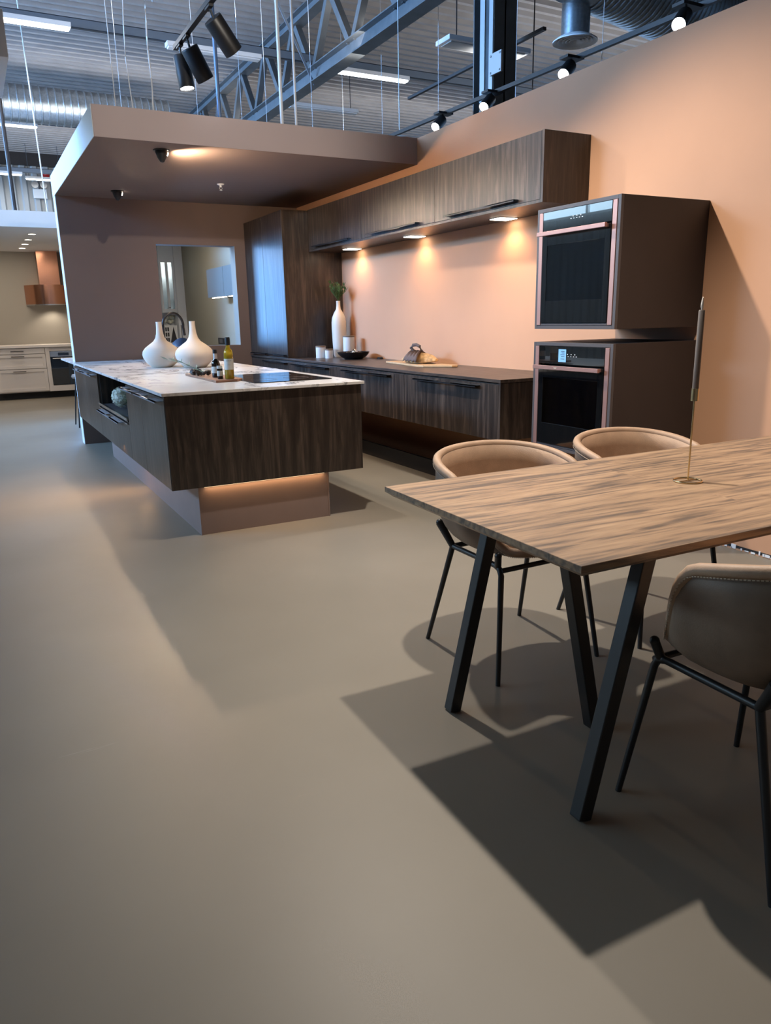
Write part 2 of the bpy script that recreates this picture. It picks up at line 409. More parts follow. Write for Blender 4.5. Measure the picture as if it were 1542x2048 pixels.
# peach wall of the showroom (painted to both kitchens)
struct(MB().box(WX, WX+.12, -1.5, BY1, 0, 2.794).build('wall_right', 'peach'))
tb = MB(); random.seed(3)                          # torn lower edge: dark gap with flaked white filler
for k in range(26):
    y0 = 1.9+k*.035+random.uniform(-.01, .01); tb.box(WX-.004, WX, y0, y0+random.uniform(.008, .03), random.uniform(.002, .008), random.uniform(.012, .03))
struct(tb.build('trim_2', 'whitepaint'))
struct(MB().box(WX-.003, WX, -1.4, 2.86, .012, .026).build('wall_gap_strip', 'blacklam'))  # dark strip drawn as the gap along the wall foot
# brown wall with window opening and a slot for the worktop
OX0, OX1, OZ0, OZ1 = 1.941, 2.836, 1.021, 2.136
bw = MB()
bw.box(.971, WX, BY0, BY1, 0, .8785)
bw.box(2.262, WX, BY0, BY1, .8785, .9015)
bw.box(.971, OX0, BY0, BY1, .9015, 2.584)
bw.box(OX0, OX1, BY0, BY1, .9015, OZ0); bw.box(OX0, OX1, BY0, BY1, OZ1, 2.584)
bw.box(OX1, WX, BY0, BY1, .9015, 2.584)
struct(bw.build('wall_back', 'brown'))
# canopy over the kitchen
struct(MB().box(.968, WX, 6.065, BY1, 2.584, 2.796).build('ceiling_canopy', 'brown'))
struct(MB().box(.9685, WX-.001, 6.061, 6.0645, 2.585, 2.795).build('trim_6', 'fascia'))  # sheet paler than the canopy's brown, covering its front
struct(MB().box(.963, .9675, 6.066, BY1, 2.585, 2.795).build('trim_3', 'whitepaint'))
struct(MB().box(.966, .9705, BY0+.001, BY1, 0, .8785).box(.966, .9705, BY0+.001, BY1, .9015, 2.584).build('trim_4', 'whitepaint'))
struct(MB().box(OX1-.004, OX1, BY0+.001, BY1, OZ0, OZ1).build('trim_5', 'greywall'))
# added unseen glazing behind the brown wall, giving the tall cabinet its blue reflection
g_ = MB().box(1.30, 1.36, 11.50, 11.56, 0, 2.5).box(2.14, 2.20, 11.50, 11.56, 0, 2.5).box(1.36, 2.14, 11.50, 11.56, 0, .35).box(1.36, 2.14, 11.50, 11.56, 2.4, 2.5)
struct(g_.build('window_6', 'white'))
gl = light('added_glazing_light', 'AREA', (1.75, 11.52, 1.38), (1.75, 5, 1.38), (.18, .47, 1.0), 75, .78, 2.05)
# room behind the opening
struct(MB().box(WX, WX+.12, BY1, 14.9, 0, 2.72).build('wall_right_behind', 'greenwall'))
struct(MB().box(1.95, WX+.12, 14.9, 15.02, 0, 2.72).build('wall_behind_far', 'whitepaint'))
struct(MB().box(2.05, WX+.12, BY1+1.1, 15.02, 2.72, 2.78).build('ceiling_behind', 'whitepaint'))
# display kitchen at the far left
struct(MB().box(-2.2, 1.95, 15.8, 15.92, 0, 2.85).build('wall_display', 'greywall'))
struct(MB().box(1.83, 1.95, 11.85, 15.8, 0, 2.585).build('wall_display_right', 'greywall'))
struct(MB().box(-2.2, 1.95, 11.85, 15.8, 2.59, 2.80).build('ceiling_display', 'whitepaint'))
struct(MB().box(-2.3, -2.2, 11.85, 15.92, 0, 2.8).build('wall_display_left', 'greywall'))
light('display_light', 'AREA', (.3, 14.6, 2.55), (.3, 14.8, 0), WARM, 30, 2.2, 1.2)
light('behind_light', 'AREA', (2.6, 12.4, 2.68), (3.0, 12.4, 0), WARM, 72, .8, 4.4)

# ================================================================ ISLAND
IX0, IX1, IZ0, IZ1 = .949, 2.239, .312, .880
def plate_handle(mb, axis_front, f, a0, a1, z, d=.042, sgn=-1):
    """flat shelf handle on a front at x=f, running along y from a0 to a1, sticking out by d, with a notch in its middle"""
    t = .005; m = (a0+a1)/2; g = min(.11, (a1-a0)*.16)
    xo = f+sgn*d; xi = f
    A = sorted((xo, xo-sgn*.012)); B = sorted((xi-sgn*0, xo))
    mb.box(A[0], A[1], a0, a1, z-t, z)
    mb.box(B[0], B[1], a0, m-g, z-t, z); mb.box(B[0], B[1], m+g, a1, z-t, z)
    mb.box(A[0] if sgn < 0 else A[0], A[0]+.004, a0, a1, z-.012, z-t)
    return mb
def island_unit(y0, y1, label, hy=None, hz=.852, niche=None, splits=None, last=False, first=False):
    t = thing('island_cabinet', (1.6, (y0+y1)/2, IZ0), label, 'cabinet', None)
    fx = IX0+.019
    yb0 = y0+(.019 if first else 0)
    if niche:
        n0, n1, nz0, nz1, nx = niche
        c = MB().box(fx, IX1, yb0, y1, IZ0, nz0-.02)
        c.box(nx, IX1, yb0, y1, nz0-.02, IZ1).box(fx, nx, yb0, n0, nz0-.02, IZ1).box(fx, nx, n1, y1, nz0-.02, IZ1)
        c.box(fx, nx, n0, n1, nz1, IZ1)
        c.build('body', 'darkwood', t)
        MB().box(IX0-.004, nx-.01, n0+.004, n1-.004, nz0-.012, nz0).build('shelf', 'boxedge', t)
        tr = MB().box(IX0-.012, IX0-.004, n0, n1, nz0-.004, nz0+.016).box(IX0-.012, IX0, n0, n1, nz0-.03, nz0-.022); tr.build('trim_rail', 'chrome', t)
    else:
        MB().box(fx, IX1, yb0, y1, IZ0, IZ1).build('body', 'darkwood', t)
    if first: MB().box(IX0, IX1, y0, yb0, IZ0, IZ1).build('end_panel', 'darkwood', t, bevel=.001)
    top = (niche[2]-.032) if niche else IZ1-.014
    for k, (s0, s1) in enumerate(splits or [(y0, y1)]):
        d = MB().box(IX0, fx-.001, s0+.002, s1-.002, IZ0, top).build('drawer_front' if niche else 'door', 'darkwood', t, bevel=.001)
        if hy:
            h0, h1 = hy[k]; sub(plate_handle(MB(), 0, IX0, h0, h1, hz, .05), 'handle', 'handlelit', d)
    return t
island_unit(4.496, 5.23, 'dark oak island cabinet forming its near end, with one flat handle', [(4.53, 5.20)], first=True)
island_unit(5.23, 5.77, 'narrow dark oak island door between the end cabinet and the open niche', [(5.26, 5.76)])
island_unit(5.77, 7.20, 'dark oak island unit with an open niche above a drawer', [(6.00, 7.07)], .565, niche=(5.79, 7.18, .60, .868, 1.42))
island_unit(7.20, 8.871, 'dark oak island cabinet touching the brown wall', [(7.24, 7.92), (8.0, 8.56)], splits=[(7.2, 7.96), (7.96, 8.871)])
pl = thing('island_plinth', (1.55, 6.2, 0), 'mauve brown plinth carrying the floating kitchen island', 'plinth')
MB().box(1.113, 1.997, 4.545, 7.889, 0, IZ0).build('body', 'plinth', pl)
MB().box(1.113, 1.121, 4.531, 4.545, 0, IZ0-.002).box(1.989, 1.997, 4.531, 4.545, 0, IZ0-.002).box(1.121, 1.989, 4.537, 4.545, 0, IZ0-.002).build('front_panel', 'plinth', pl)
MB().box(1.104, 1.112, 4.6, 7.88, IZ0-.008, IZ0-.001).box(1.15, 1.96, 4.520, 4.530, IZ0-.006, IZ0-.001).build('light_strip', 'led', pl)
light('plinth_strip_light', 'AREA', (1.04, 6.1, IZ0-.012), (.80, 6.1, 0), WARMER, 20, .03, 3.1)
light('plinth_strip_light', 'AREA', (1.56, 4.515, IZ0-.008), (1.56, 4.50, 0), WARMER, .7, .8, .02)
wt = MB().box(.932, 2.258, 4.478, 10.0, .881, .900).build('island_worktop', 'marble', bevel=.002, loc=(1.6, 6.7, .881))
tag(wt, 'thin white marble worktop with grey veins on the island, running past the brown wall', 'worktop')

# ================================================================ WALL BASE RUN
FX = 2.959
def base_unit(y0, y1, h, label, end=False):
    t = thing('base_cabinet', (3.3, (y0+y1)/2, .502), label, 'cabinet')
    ya = y0+(.023 if end else 0)
    MB().box(FX+.02, WX-.001, ya, y1, .502, .872).build('body', 'darkwood', t)
    if end: MB().box(FX, WX-.001, y0, ya, .502, .879).build('end_panel', 'darkwood', t, bevel=.001)
    d = MB().box(FX, FX+.0195, ya+.002, y1-.002, .502, .868).build('drawer_front', 'darkwood', t, bevel=.001)
    sub(plate_handle(MB(), 0, FX, h[0], h[1], .852), 'handle', 'handle', d)
base_unit(3.926, 5.175, (4.152, 4.976), 'floating dark oak base cabinet next to the lower oven', True)
base_unit(5.175, 6.43, (5.388, 6.266), 'floating dark oak base cabinet below the bread board')
base_unit(6.43, 7.662, (6.61, 7.503), 'floating dark oak base cabinet below the tall white vase')
base_unit(7.662, 8.871, (7.69, 8.40), 'dark oak base cabinet under the tall cabinet')
wo = MB().box(FX-.006, WX-.001, 3.92, 8.871, .880, .901).build('wall_worktop', 'darkwoodY', bevel=.0015, loc=(3.3, 6.4, .88))
tag(wo, 'dark oak worktop along the peach wall', 'worktop')
bp = MB().box(3.29, 3.31, 3.05, 8.87, 0, .13).build('plinth_board', 'blacklam', loc=(3.3, 6, 0))
tag(bp, 'low black kick board recessed under the floating base cabinets', 'plinth')
# tall cabinet
tc_ = thing('tall_cabinet', (3.3, 8.2, .902), 'tall dark oak cabinet in the corner standing on the worktop', 'cabinet')
MB().box(FX+.02, WX-.001, 7.682, 8.871, .902, 2.389).build('body', 'darkwood', tc_)
MB().box(FX, WX-.001, 7.662, 7.681, .902, 2.389).build('side_panel', 'darkwood', tc_, bevel=.001)
for (a0, a1) in ((7.683, 8.27), (8.274, 8.869)):
    d = MB().box(FX, FX+.019, a0, a1, .935, 2.386).build('door', 'darkwood', tc_, bevel=.001)
    sub(plate_handle(MB(), 0, FX, a0+.03, a1-.05, .932, .03), 'handle', 'handle', d)

# ================================================================ UPPER CABINETS
UX = 3.250
def upper(y0, y1, h, lt, label, end=False):
    t = thing('wall_cabinet', (3.44, (y0+y1)/2, 1.981), label, 'cabinet')
    ya = y0+(.024 if end else 0)
    bd = MB().box(UX+.0205, WX-.001, ya, y1, 2.0, 2.394).box(UX, WX-.001, ya, y1, 1.981, 1.999).build('body', 'darkwood', t)
    if end: MB().box(UX, WX-.001, y0, ya, 1.981, 2.396).build('end_panel', 'darkwood', t, bevel=.001)
    d = MB().box(UX, UX+.020, ya+.002, y1-.002, 2.001, 2.394).build('door', 'darkwood', t, bevel=.001)
    sub(plate_handle(MB(), 0, UX, h[0], h[1], 2.026), 'handle', 'handle', d)
    L_ = thing('cabinet_downlight', (3.52, lt, 1.976), 'square downlight glowing under the ' + ('wall cabinet nearest the ovens' if end else 'middle wall cabinet' if y0 < 6 else 'wall cabinet beside the tall cabinet'), 'lamp', 'downlights under the wall cabinets')
    MB().box(3.435, 3.60, lt-.075, lt+.075, 1.977, 1.981).build('frame', 'chrome', L_)
    MB().box(3.445, 3.59, lt-.065, lt+.065, 1.974, 1.977).build('diffuser', 'ledc', L_)
upper(3.919, 5.178, (4.158, 5.0), 4.67, 'dark oak wall cabinet closest to the camera with exposed end panel', True)
upper(5.178, 6.434, (5.405, 6.269), 5.935, 'dark oak wall cabinet in the middle of the upper row')
upper(6.434, 7.661, (6.646, 7.494), 7.175, 'dark oak wall cabinet meeting the tall cabinet')

# ================================================================ OVENS
def oven(z0, z1, label_box, label_oven, low):
    Y0, Y1, X0 = 2.977, 3.624, 2.975
    t = thing('oven_housing', (3.3, 3.3, z0), label_box, 'cabinet')
    e = .020
    MB().box(X0+.02, WX-.001, Y0, Y0+e, z0, z1).box(X0+.02, WX-.001, Y1-e, Y1, z0, z1).box(X0+.02, WX-.001, Y0+e, Y1-e, z0, z0+e).box(X0+.02, WX-.001, Y0+e, Y1-e, z1-e, z1).box(WX-.02, WX-.001, Y0+e, Y1-e, z0+e, z1-e).build('body', 'box', t, bevel=.001)
    MB().box(X0, X0+.0195, Y0, Y0+e, z0, z1).box(X0, X0+.0195, Y1-e, Y1, z0, z1).box(X0, X0+.0195, Y0+e, Y1-e, z0, z0+e).box(X0, X0+.0195, Y0+e, Y1-e, z1-e, z1).build('edge_frame', 'boxedge', t, bevel=.001)
    o = thing('built_in_oven', (3.2, 3.3, z0+e), label_oven, 'oven')
    a0, a1, b0, b1 = Y0+e+.002, Y1-e-.002, z0+e+.002, z1-e-.002
    pz = z1-.128                                   # underside of the control panel
    # cavity
    wy0, wy1, wz0, wz1 = a0+.075, a1-.075, b0+.135, pz-.075
    MB().box(X0+.05, X0+.45, a0+.03, wy0-.02, b0, b1-.01).box(X0+.05, X0+.45, wy1+.02, a1-.03, b0, b1-.01).box(X0+.05, X0+.45, wy0-.02, wy1+.02, b0, wz0-.02).box(X0+.05, X0+.45, wy0-.02, wy1+.02, wz1+.02, b1-.01).box(X0+.43, X0+.45, wy0-.02, wy1+.02, wz0-.02, wz1+.02).build('cavity', 'cavity', o)
    MB().box(X0-.004, X0+.012, a0, a0+.030, b0, b1).build('side_trim', 'copper', o, bevel=.001)
    MB().box(X0-.004, X0+.012, a1-.030, a1, b0, b1).build('side_trim', 'copper', o, bevel=.001)
    cp = MB().box(X0-.004, X0+.02, a0+.034, a1-.034, pz+.006, b1).build('control_panel', 'glass', o, bevel=.001)
    ds = MB()
    for k in range(5): ds.box(X0-.0046, X0-.0041, 3.245+k*.022, 3.245+k*.022+.010, pz+.05, pz+.053)
    for k in range(3): ds.box(X0-.0046, X0-.0041, 3.26+k*.03, 3.265+k*.03, pz+.06, pz+.066)
    sub(ds, 'display_marks', 'cable', cp)
    d = MB().box(X0-.006, X0+.014, a0+.036, wy0, b0+.012, pz-.004).box(X0-.006, X0+.014, wy1, a1-.036, b0+.012, pz-.004).box(X0-.006, X0+.014, wy0, wy1, b0+.012, wz0).box(X0-.006, X0+.014, wy0, wy1, wz1, pz-.004).build('door', 'glass', o, bevel=.001)
    sub(MB().box(X0-.004, X0+.004, wy0, wy1, wz0, wz1), 'window_pane', 'ovenpane', d)
    hz = pz-.024
    sub(MB().box(X0-.052, X0-.036, a0+.032, a1-.034, hz, hz+.022).box(X0-.036, X0-.006, a0+.05, a0+.064, hz+.002, hz+.02).box(X0-.036, X0-.006, a1-.06, a1-.046, hz+.002, hz+.02), 'handle', 'copper', d, bevel=.0015)
    for k, zz in enumerate((wz0+.06, wz0+.15) if not low else (wz0+.05, wz0+.12, wz0+.21)):
        g = MB().tube([(X0+.08, wy0+.0, zz), (X0+.08, wy1, zz)], .003, 6).tube([(X0+.40, wy0+.0, zz), (X0+.40, wy1, zz)], .002, 6)
        for q in range(9): g.tube([(X0+.08, wy0+.03+q*.045, zz), (X0+.40, wy0+.03+q*.045, zz)], .0012, 4)
        g.build('rack', 'chrome', o)
    MB().box(X0-.002, X0+.012, a0+.034, a1-.034, b0, b0+.009).build('lower_trim', 'boxedge', o)
    return o, pz
oven(1.220, 1.883, 'upper dark brown oven box mounted high on the peach wall', 'upper black glass oven with rose copper trim and handle', False)
ol, pz = oven(.517, 1.145, 'lower dark brown oven box behind the leather chairs', 'lower black glass oven with copper handle and blue price tag', True)
tg = MB().box(2.9685, 2.9705, 3.333, 3.396, 1.036, 1.108).build('price_tag', 'blue', loc=(2.97, 3.36, 1.036)); tag(tg, 'small pale blue paper tag stuck on the lower oven panel', 'tag')
lines = MB()
for k, (l, z) in enumerate(((.03, 1.094), (.024, 1.086), (.034, 1.076), (.028, 1.066), (.032, 1.052))): lines.box(2.9678, 2.9684, 3.345, 3.345+l, z, z+.003)
lines.build('printed_lines', 'navy', tg, loc=None).location = (0, 0, 0)
tg.children[0].data.transform(Matrix.Translation(-Vector((2.97, 3.36, 1.036))))
def text(body, size, loc, rot, mat, parent, name='lettering'):
    cu = bpy.data.curves.new(name, 'FONT'); cu.body = body; cu.size = size; cu.extrude = .0002; cu.align_x = 'CENTER'; cu.align_y = 'CENTER'
    o = bpy.data.objects.new(name, cu); C.objects.link(o); dg = bpy.context.evaluated_depsgraph_get()
    me = bpy.data.meshes.new_from_object(o.evaluated_get(dg)); bpy.data.objects.remove(o)
    o = bpy.data.objects.new(name, me); C.objects.link(o); me.materials.clear(); me.materials.append(MT[mat])
    Mx = Matrix.Translation(Vector(loc)) @ rot.to_4x4()
    me.transform(Matrix.Translation(-wloc(parent)) @ Mx); o.parent = parent; return o
ROT_NX = Matrix(((0, 0, -1), (-1, 0, 0), (0, 1, 0)))         # text readable from -x
hnd = [c for d in ol.children for c in d.children if c.name.startswith('handle')][0]
text('Neff', .013, (2.975-.0525, 3.37, pz-.013), ROT_NX, 'label', hnd)

# ================================================================ OBJECTS ON THE WALL WORKTOP
WZ = .9015
v_ = thing('tall_vase', (3.47, 7.45, WZ), 'tall slim cream bottle vase holding green leaves by the dark cabinet', 'vase')
MB().lathe([(0, 0), (.055, 0), (.066, .02), (.073, .15), (.077, .3), (.077, .36), (.070, .41), (.048, .46), (.026, .495), (.021, .53), (.021, .575), (.023, .58), (.017, .58), (.017, .5), (0, .45)], (3.47, 7.45, WZ), 40).build('body', 'vase', v_, smooth=True)
lf = MB(); random.seed(11)
for k in range(30):
    an = random.uniform(0, 2*PI); sp = random.uniform(.03, .11); hh = random.uniform(.09, .19)
    p0 = Vector((3.47, 7.45, WZ+.55)); pts = []
    for j in range(6):
        u = j/5; pts.append(p0+Vector((math.cos(an)*sp*u**1.5, math.sin(an)*sp*u**1.5, .02+hh*u)))
    lf.tube(pts, .0022, 4)
    for j in (2, 3, 4, 5):
        for sgn in (-1, 1):
            aa = an+sgn*random.uniform(.6, 1.4); L_ = random.uniform(.035, .06); b0 = pts[j]
            tip = b0+Vector((math.cos(aa)*L_*.55, math.sin(aa)*L_*.55, L_*.8)); mid = (b0+tip)/2; sd = Vector((-math.sin(aa), math.cos(aa), 0))*.006
            vs_ = [lf.bm.verts.new(p) for p in (b0, mid+sd, tip, mid-sd)]; lf.bm.faces.new(vs_)
lf.build('leaves', 'leaf', v_)
def canister(x, y, r, h, label):
    t = thing('canister', (x, y, WZ), label, 'canister', 'white canisters on the wall worktop')
    MB().lathe([(0, 0), (r*.96, 0), (r, .004), (r, h-.014), (0, h-.014)], (x, y, WZ), 32).build('jar', 'canister', t, smooth=True)
    MB().lathe([(0, h-.014), (r+.002, h-.014), (r+.002, h-.002), (r, h), (0, h)], (x, y, WZ), 32).build('lid', 'lidwood', t, smooth=True)
canister(3.235, 7.42, .052, .125, 'medium white canister with wooden lid, nearest the tall cabinet')
canister(3.285, 7.32, .042, .095, 'smallest white canister with wooden lid, in front of the tall vase')
canister(3.47, 7.22, .060, .225, 'tall white canister with wooden lid beside the black bowl')
bo = thing('bowl', (3.388, 6.95, WZ), 'shallow black glazed bowl on the dark oak worktop', 'bowl')
MB().lathe([(0, 0), (.085, 0), (.125, .022), (.155, .052), (.165, .072), (.160, .072), (.148, .052), (.115, .026), (0, .014)], (3.388, 6.95, WZ), 48).build('body', 'bowl', bo, smooth=True)
for k, (dx, dy, r, m_) in enumerate(((.02, .01, .034, 'silver'), (-.04, .03, .03, 'darkfruit'), (.05, -.04, .028, 'darkfruit'), (-.03, -.045, .028, 'silver'), (.06, .035, .026, 'darkfruit'), (-.075, -.01, .024, 'darkfruit'))):
    b = MB().blob((3.388+dx, 6.95+dy, WZ+.016+r+.012*(k == 0)+.006), r, 2).build('ornament_ball', m_, smooth=True, loc=(3.388+dx, 6.95+dy, WZ+.02))
    tag(b, ('shiny silver' if m_ == 'silver' else 'dark') + ' ball lying in the black bowl on the worktop', 'ball', 'balls in the black bowl: ' + ('silver' if m_ == 'silver' else 'dark'))
br = thing('bread_board', (3.34, 5.6, WZ), 'pale wooden board under the bread on the wall worktop', 'board')
MB().poly([(3.235, 5.34), (3.40, 5.16), (3.45, 5.16), (3.475, 5.19), (3.475, 5.72), (3.44, 6.10), (3.31, 6.12), (3.22, 5.40)], WZ, WZ+.016).build('board', 'boardp', br, bevel=.003)
def loaf(cx, cy, cz, L_, rw, rh, yaw_):
    mb = MB(); nu, nv = 22, 20; rings = []
    for i in range(nu+1):
        u = i/nu; s_ = math.sin(PI*min(max(u, .02), .98))**.55; x = (u-.5)*L_
        ring = []
        for j in range(nv):
            an = 2*PI*j/nv; yy = math.cos(an)*rw*s_; zz = math.sin(an)*rh*s_
            if zz < -.4*rh*s_: zz = -.4*rh*s_
            k = 1+.05*math.sin(9*u+3*an)+random.uniform(-.015, .015)
            p = Vector((x, yy*k, zz*k)); p = Matrix.Rotation(yaw_, 3, 'Z') @ p; ring.append(mb.bm.verts.new(p+Vector((cx, cy, cz))))
        rings.append(ring)
    for a_, b_ in zip(rings, rings[1:]):
        for j in range(nv): mb.bm.faces.new((a_[j], a_[(j+1) % nv], b_[(j+1) % nv], b_[j]))
    mb.bm.faces.new(rings[0][::-1]); mb.bm.faces.new(rings[-1]); return mb
lo_ = loaf(3.37, 5.62, WZ+.017+.026, .40, .085, .062, R(105)).build('bread_loaf', 'bread', smooth=True, loc=(3.37, 5.62, WZ+.017)); tag(lo_, 'golden crusty bread loaf on the pale board', 'bread')
# cloth: folded strip draped over the loaf, with a loop knot on top
cl = MB(); nu, nv = 24, 12; g = []
for i in range(nu+1):
    row = []
    for j in range(nv+1):
        u = i/nu-.5; v = j/nv-.5
        a_ = u*2.9; yy = 5.67+v*(.17+.10*abs(u))+.05*u+.05*math.sin(u*5); xx = 3.365+math.sin(a_)*.108
        zz = WZ+.017+.026+math.cos(a_)*.075+.010*math.sin(v*26+u*3)*(1-.3*abs(u))
        if abs(u) > .38: zz -= (abs(u)-.38)*.1
        row.append(cl.bm.verts.new((xx, yy, max(zz, WZ+.0195))))
    g.append(row)
for i in range(nu):
    for j in range(nv): cl.bm.faces.new((g[i][j], g[i+1][j], g[i+1][j+1], g[i][j+1]))
ct = thing('cloth', (3.37, 5.67, WZ+.1), 'mauve brown cloth knotted over the bread loaf', 'cloth')
co = cl.build('drape', 'cloth', ct, smooth=True); sm = co.modifiers.new('s', 'SOLIDIFY'); sm.thickness = .006
MB().tube([(3.34, 5.66, WZ+.115), (3.32, 5.68, WZ+.145), (3.33, 5.66, WZ+.168), (3.34, 5.62, WZ+.172), (3.35, 5.585, WZ+.158), (3.36, 5.57, WZ+.125), (3.35, 5.60, WZ+.11)], .014, 8).build('knot', 'cloth', ct, smooth=True)
sk = MB().lathe([(0, 0), (.03, 0), (.03, .012), (.02, .02), (0, .02)], (3.585, 6.75, WZ), 20).build('power_outlet', 'blacklam', smooth=True, loc=(3.585, 6.75, WZ)); tag(sk, 'small dark round cap on the worktop against the peach wall', 'socket')

# ================================================================ OBJECTS ON THE ISLAND
SZ = .9005
fp = [(0, 0), (.082, 0), (.098, .006), (.140, .045), (.163, .085), (.170, .115), (.163, .145), (.140, .175), (.100, .205), (.062, .232), (.042, .262), (.032, .30), (.027, .345), (.025, .395), (.0265, .405), (.021, .405), (.020, .33), (.022, .28), (0, .25)]
for (x, y, s, lab) in ((1.53, 7.17, 1.0, 'left bulbous cream ceramic flask vase with slender neck on the marble island'), (1.755, 6.86, 1.0, 'right bulbous cream ceramic flask vase, nearer to the bottles')):
    o = MB().lathe([(r*s, z*s) for r, z in fp], (x, y, SZ), 56).build('flask_vase', 'ceramic', smooth=True, loc=(x, y, SZ)); tag(o, lab, 'vase', 'flask vases on the island')
# tap
tp = thing('kitchen_tap', (1.70, 7.62, SZ), 'dark arched kitchen tap behind the flask vases', 'tap')
pts = [(1.665, 7.62, SZ+.0), (1.665, 7.62, SZ+.36)]
for k in range(1, 15):
    an = PI-k/14*PI*1.06; pts.append((1.665+.098+.098*math.cos(an), 7.62, SZ+.37+.115*math.sin(an)))
pts.append((1.868, 7.62, SZ+.27))
MB().tube(pts, .0125, 12).build('spout', 'handle', tp, smooth=True)
MB().cyl((1.665, 7.62, SZ), .026, .012).build('base', 'handle', tp, smooth=True)
MB().tube([(1.665, 7.62, SZ+.08), (1.665, 7.56, SZ+.10)], .006, 8).build('lever', 'handle', tp, smooth=True)
# induction hob
hb = MB().box(1.60, 2.16, 4.78, 5.60, SZ, SZ+.005).build('induction_hob', 'glass', bevel=.002, loc=(1.9, 5.2, SZ)); tag(hb, 'black glass induction hob lying flush on the marble island', 'hob')
for x in (1.75, 1.98):
    for y in (5.0, 5.35):
        k_ = MB().tube([(x+.09*math.cos(2*PI*q/40)-1.9, y+.09*math.sin(2*PI*q/40)-5.2, .0052) for q in range(40)], .0006, 4, True).build('zone_mark', 'boxedge'); k_.parent = hb
# board with bottles
bd = MB().poly([(1.412, 5.015), (1.57, 5.032), (1.625, 5.10), (1.625, 5.40), (1.56, 5.90), (1.42, 5.88)], SZ, SZ+.016).build('serving_board', 'boardw', bevel=.003, loc=(1.5, 5.4, SZ)); tag(bd, 'small reddish wooden serving board under the bottles on the marble', 'board')
BZ = SZ+.0165
def bottle(name, x, y, prof, mat, label, parts):
    t = thing(name, (x, y, BZ), label, 'bottle'); b = MB().lathe(prof, (x, y, BZ), 28).build('glass_body', mat, t, smooth=True)
    for nm, pr, m_ in parts: MB().lathe(pr, (x, y, BZ), 28).build(nm, m_, t, smooth=True)
    return t
o1 = bottle('oil_bottle', 1.535, 5.10, [(0, 0), (.029, 0), (.031, .004), (.031, .17), (.027, .19), (.015, .208), (.013, .215), (.013, .24), (0, .24)], 'oil', 'tall bottle of golden oil with black cap and cream label',
   [('cap', [(.014, .225), (.0165, .225), (.0165, .275), (.015, .278), (0, .278)], 'ink'), ('label', [(.0314, .062), (.0318, .062), (.0318, .135), (.0314, .135)], 'label'), ('oil_fill', [(0, .004), (.0295, .004), (.0295, .16), (0, .16)], plain('golden_oil', (.55, .36, .02), .3))])
o2 = bottle('vinegar_bottle', 1.50, 5.30, [(0, 0), (.028, 0), (.030, .004), (.030, .09), (.026, .108), (.013, .13), (.012, .17), (0, .17)], 'vinegar', 'dark vinegar bottle with white neck label, left of the oil bottle',
   [('cap', [(.013, .165), (.0155, .165), (.0155, .192), (0, .192)], 'ink'), ('neck_label', [(.0132, .128), (.0138, .128), (.0138, .165), (.0132, .165)], 'canister'), ('label', [(.0304, .03), (.0308, .03), (.0308, .075), (.0304, .075)], 'label')])
o3 = bottle('spice_jar', 1.477, 5.13, [(0, 0), (.017, 0), (.019, .003), (.019, .07), (0, .07)], 'vinegar', 'small dark jar with pale lid between the two bottles',
   [('cap', [(0, .07), (.0195, .07), (.0195, .088), (0, .088)], 'label'), ('label', [(.0193, .02), (.0197, .02), (.0197, .055), (.0193, .055)], 'label')])
view = Vector((-.28, -.96, 0)); ang = math.atan2(view.x, -view.y)
for t_, x, y, r, z, s_, tx in ((o1, 1.535, 5.10, .0322, .122, .011, 'OLIVE OIL'), (o1, 1.535, 5.10, .0322, .095, .006, 'extra virgin')):
    rot = Matrix.Rotation(R(-16), 3, 'Z') @ Matrix.Rotation(R(90), 3, 'X')
    text(tx, s_*.72, (x-.29*r, y-.957*r, BZ+z), rot, 'ink', t_)
dr = MB(); random.seed(5)
for k in range(16): dr.blob((1.46+random.uniform(-.035, .045), 5.62+random.uniform(-.17, .17), BZ+random.uniform(.012, .028)), random.uniform(.014, .022), 1, .25)
dr_ = dr.build('dried_mushrooms', 'darkfruit', smooth=True, loc=(1.46, 5.6, BZ)); tag(dr_, 'heap of dark dried mushrooms on the serving board', 'food'); dr_['kind'] = 'stuff'
tw = MB()
st = [Vector((1.47, 5.45, BZ+.02)), Vector((1.43, 5.60, BZ+.05)), Vector((1.39, 5.80, BZ+.085)), Vector((1.33, 6.0, BZ+.10))]
tw.tube(st, .002, 5)
for k in range(11):
    u = k/10*2.99; i = int(u); p = st[i].lerp(st[i+1], u-i); sg = 1 if k % 2 else -1
    tip = p+Vector((sg*.035-.02, .045, .03)); mid = (p+tip)/2; sd = Vector((.004, -.003, .004))
    f_ = [tw.bm.verts.new(q) for q in (p, mid+sd, tip, mid-sd)]; tw.bm.faces.new(f_)
tag(tw.build('olive_twig', 'olive', loc=(1.45, 5.5, BZ+.02)), 'grey green olive twig lying over the dried mushrooms', 'twig')
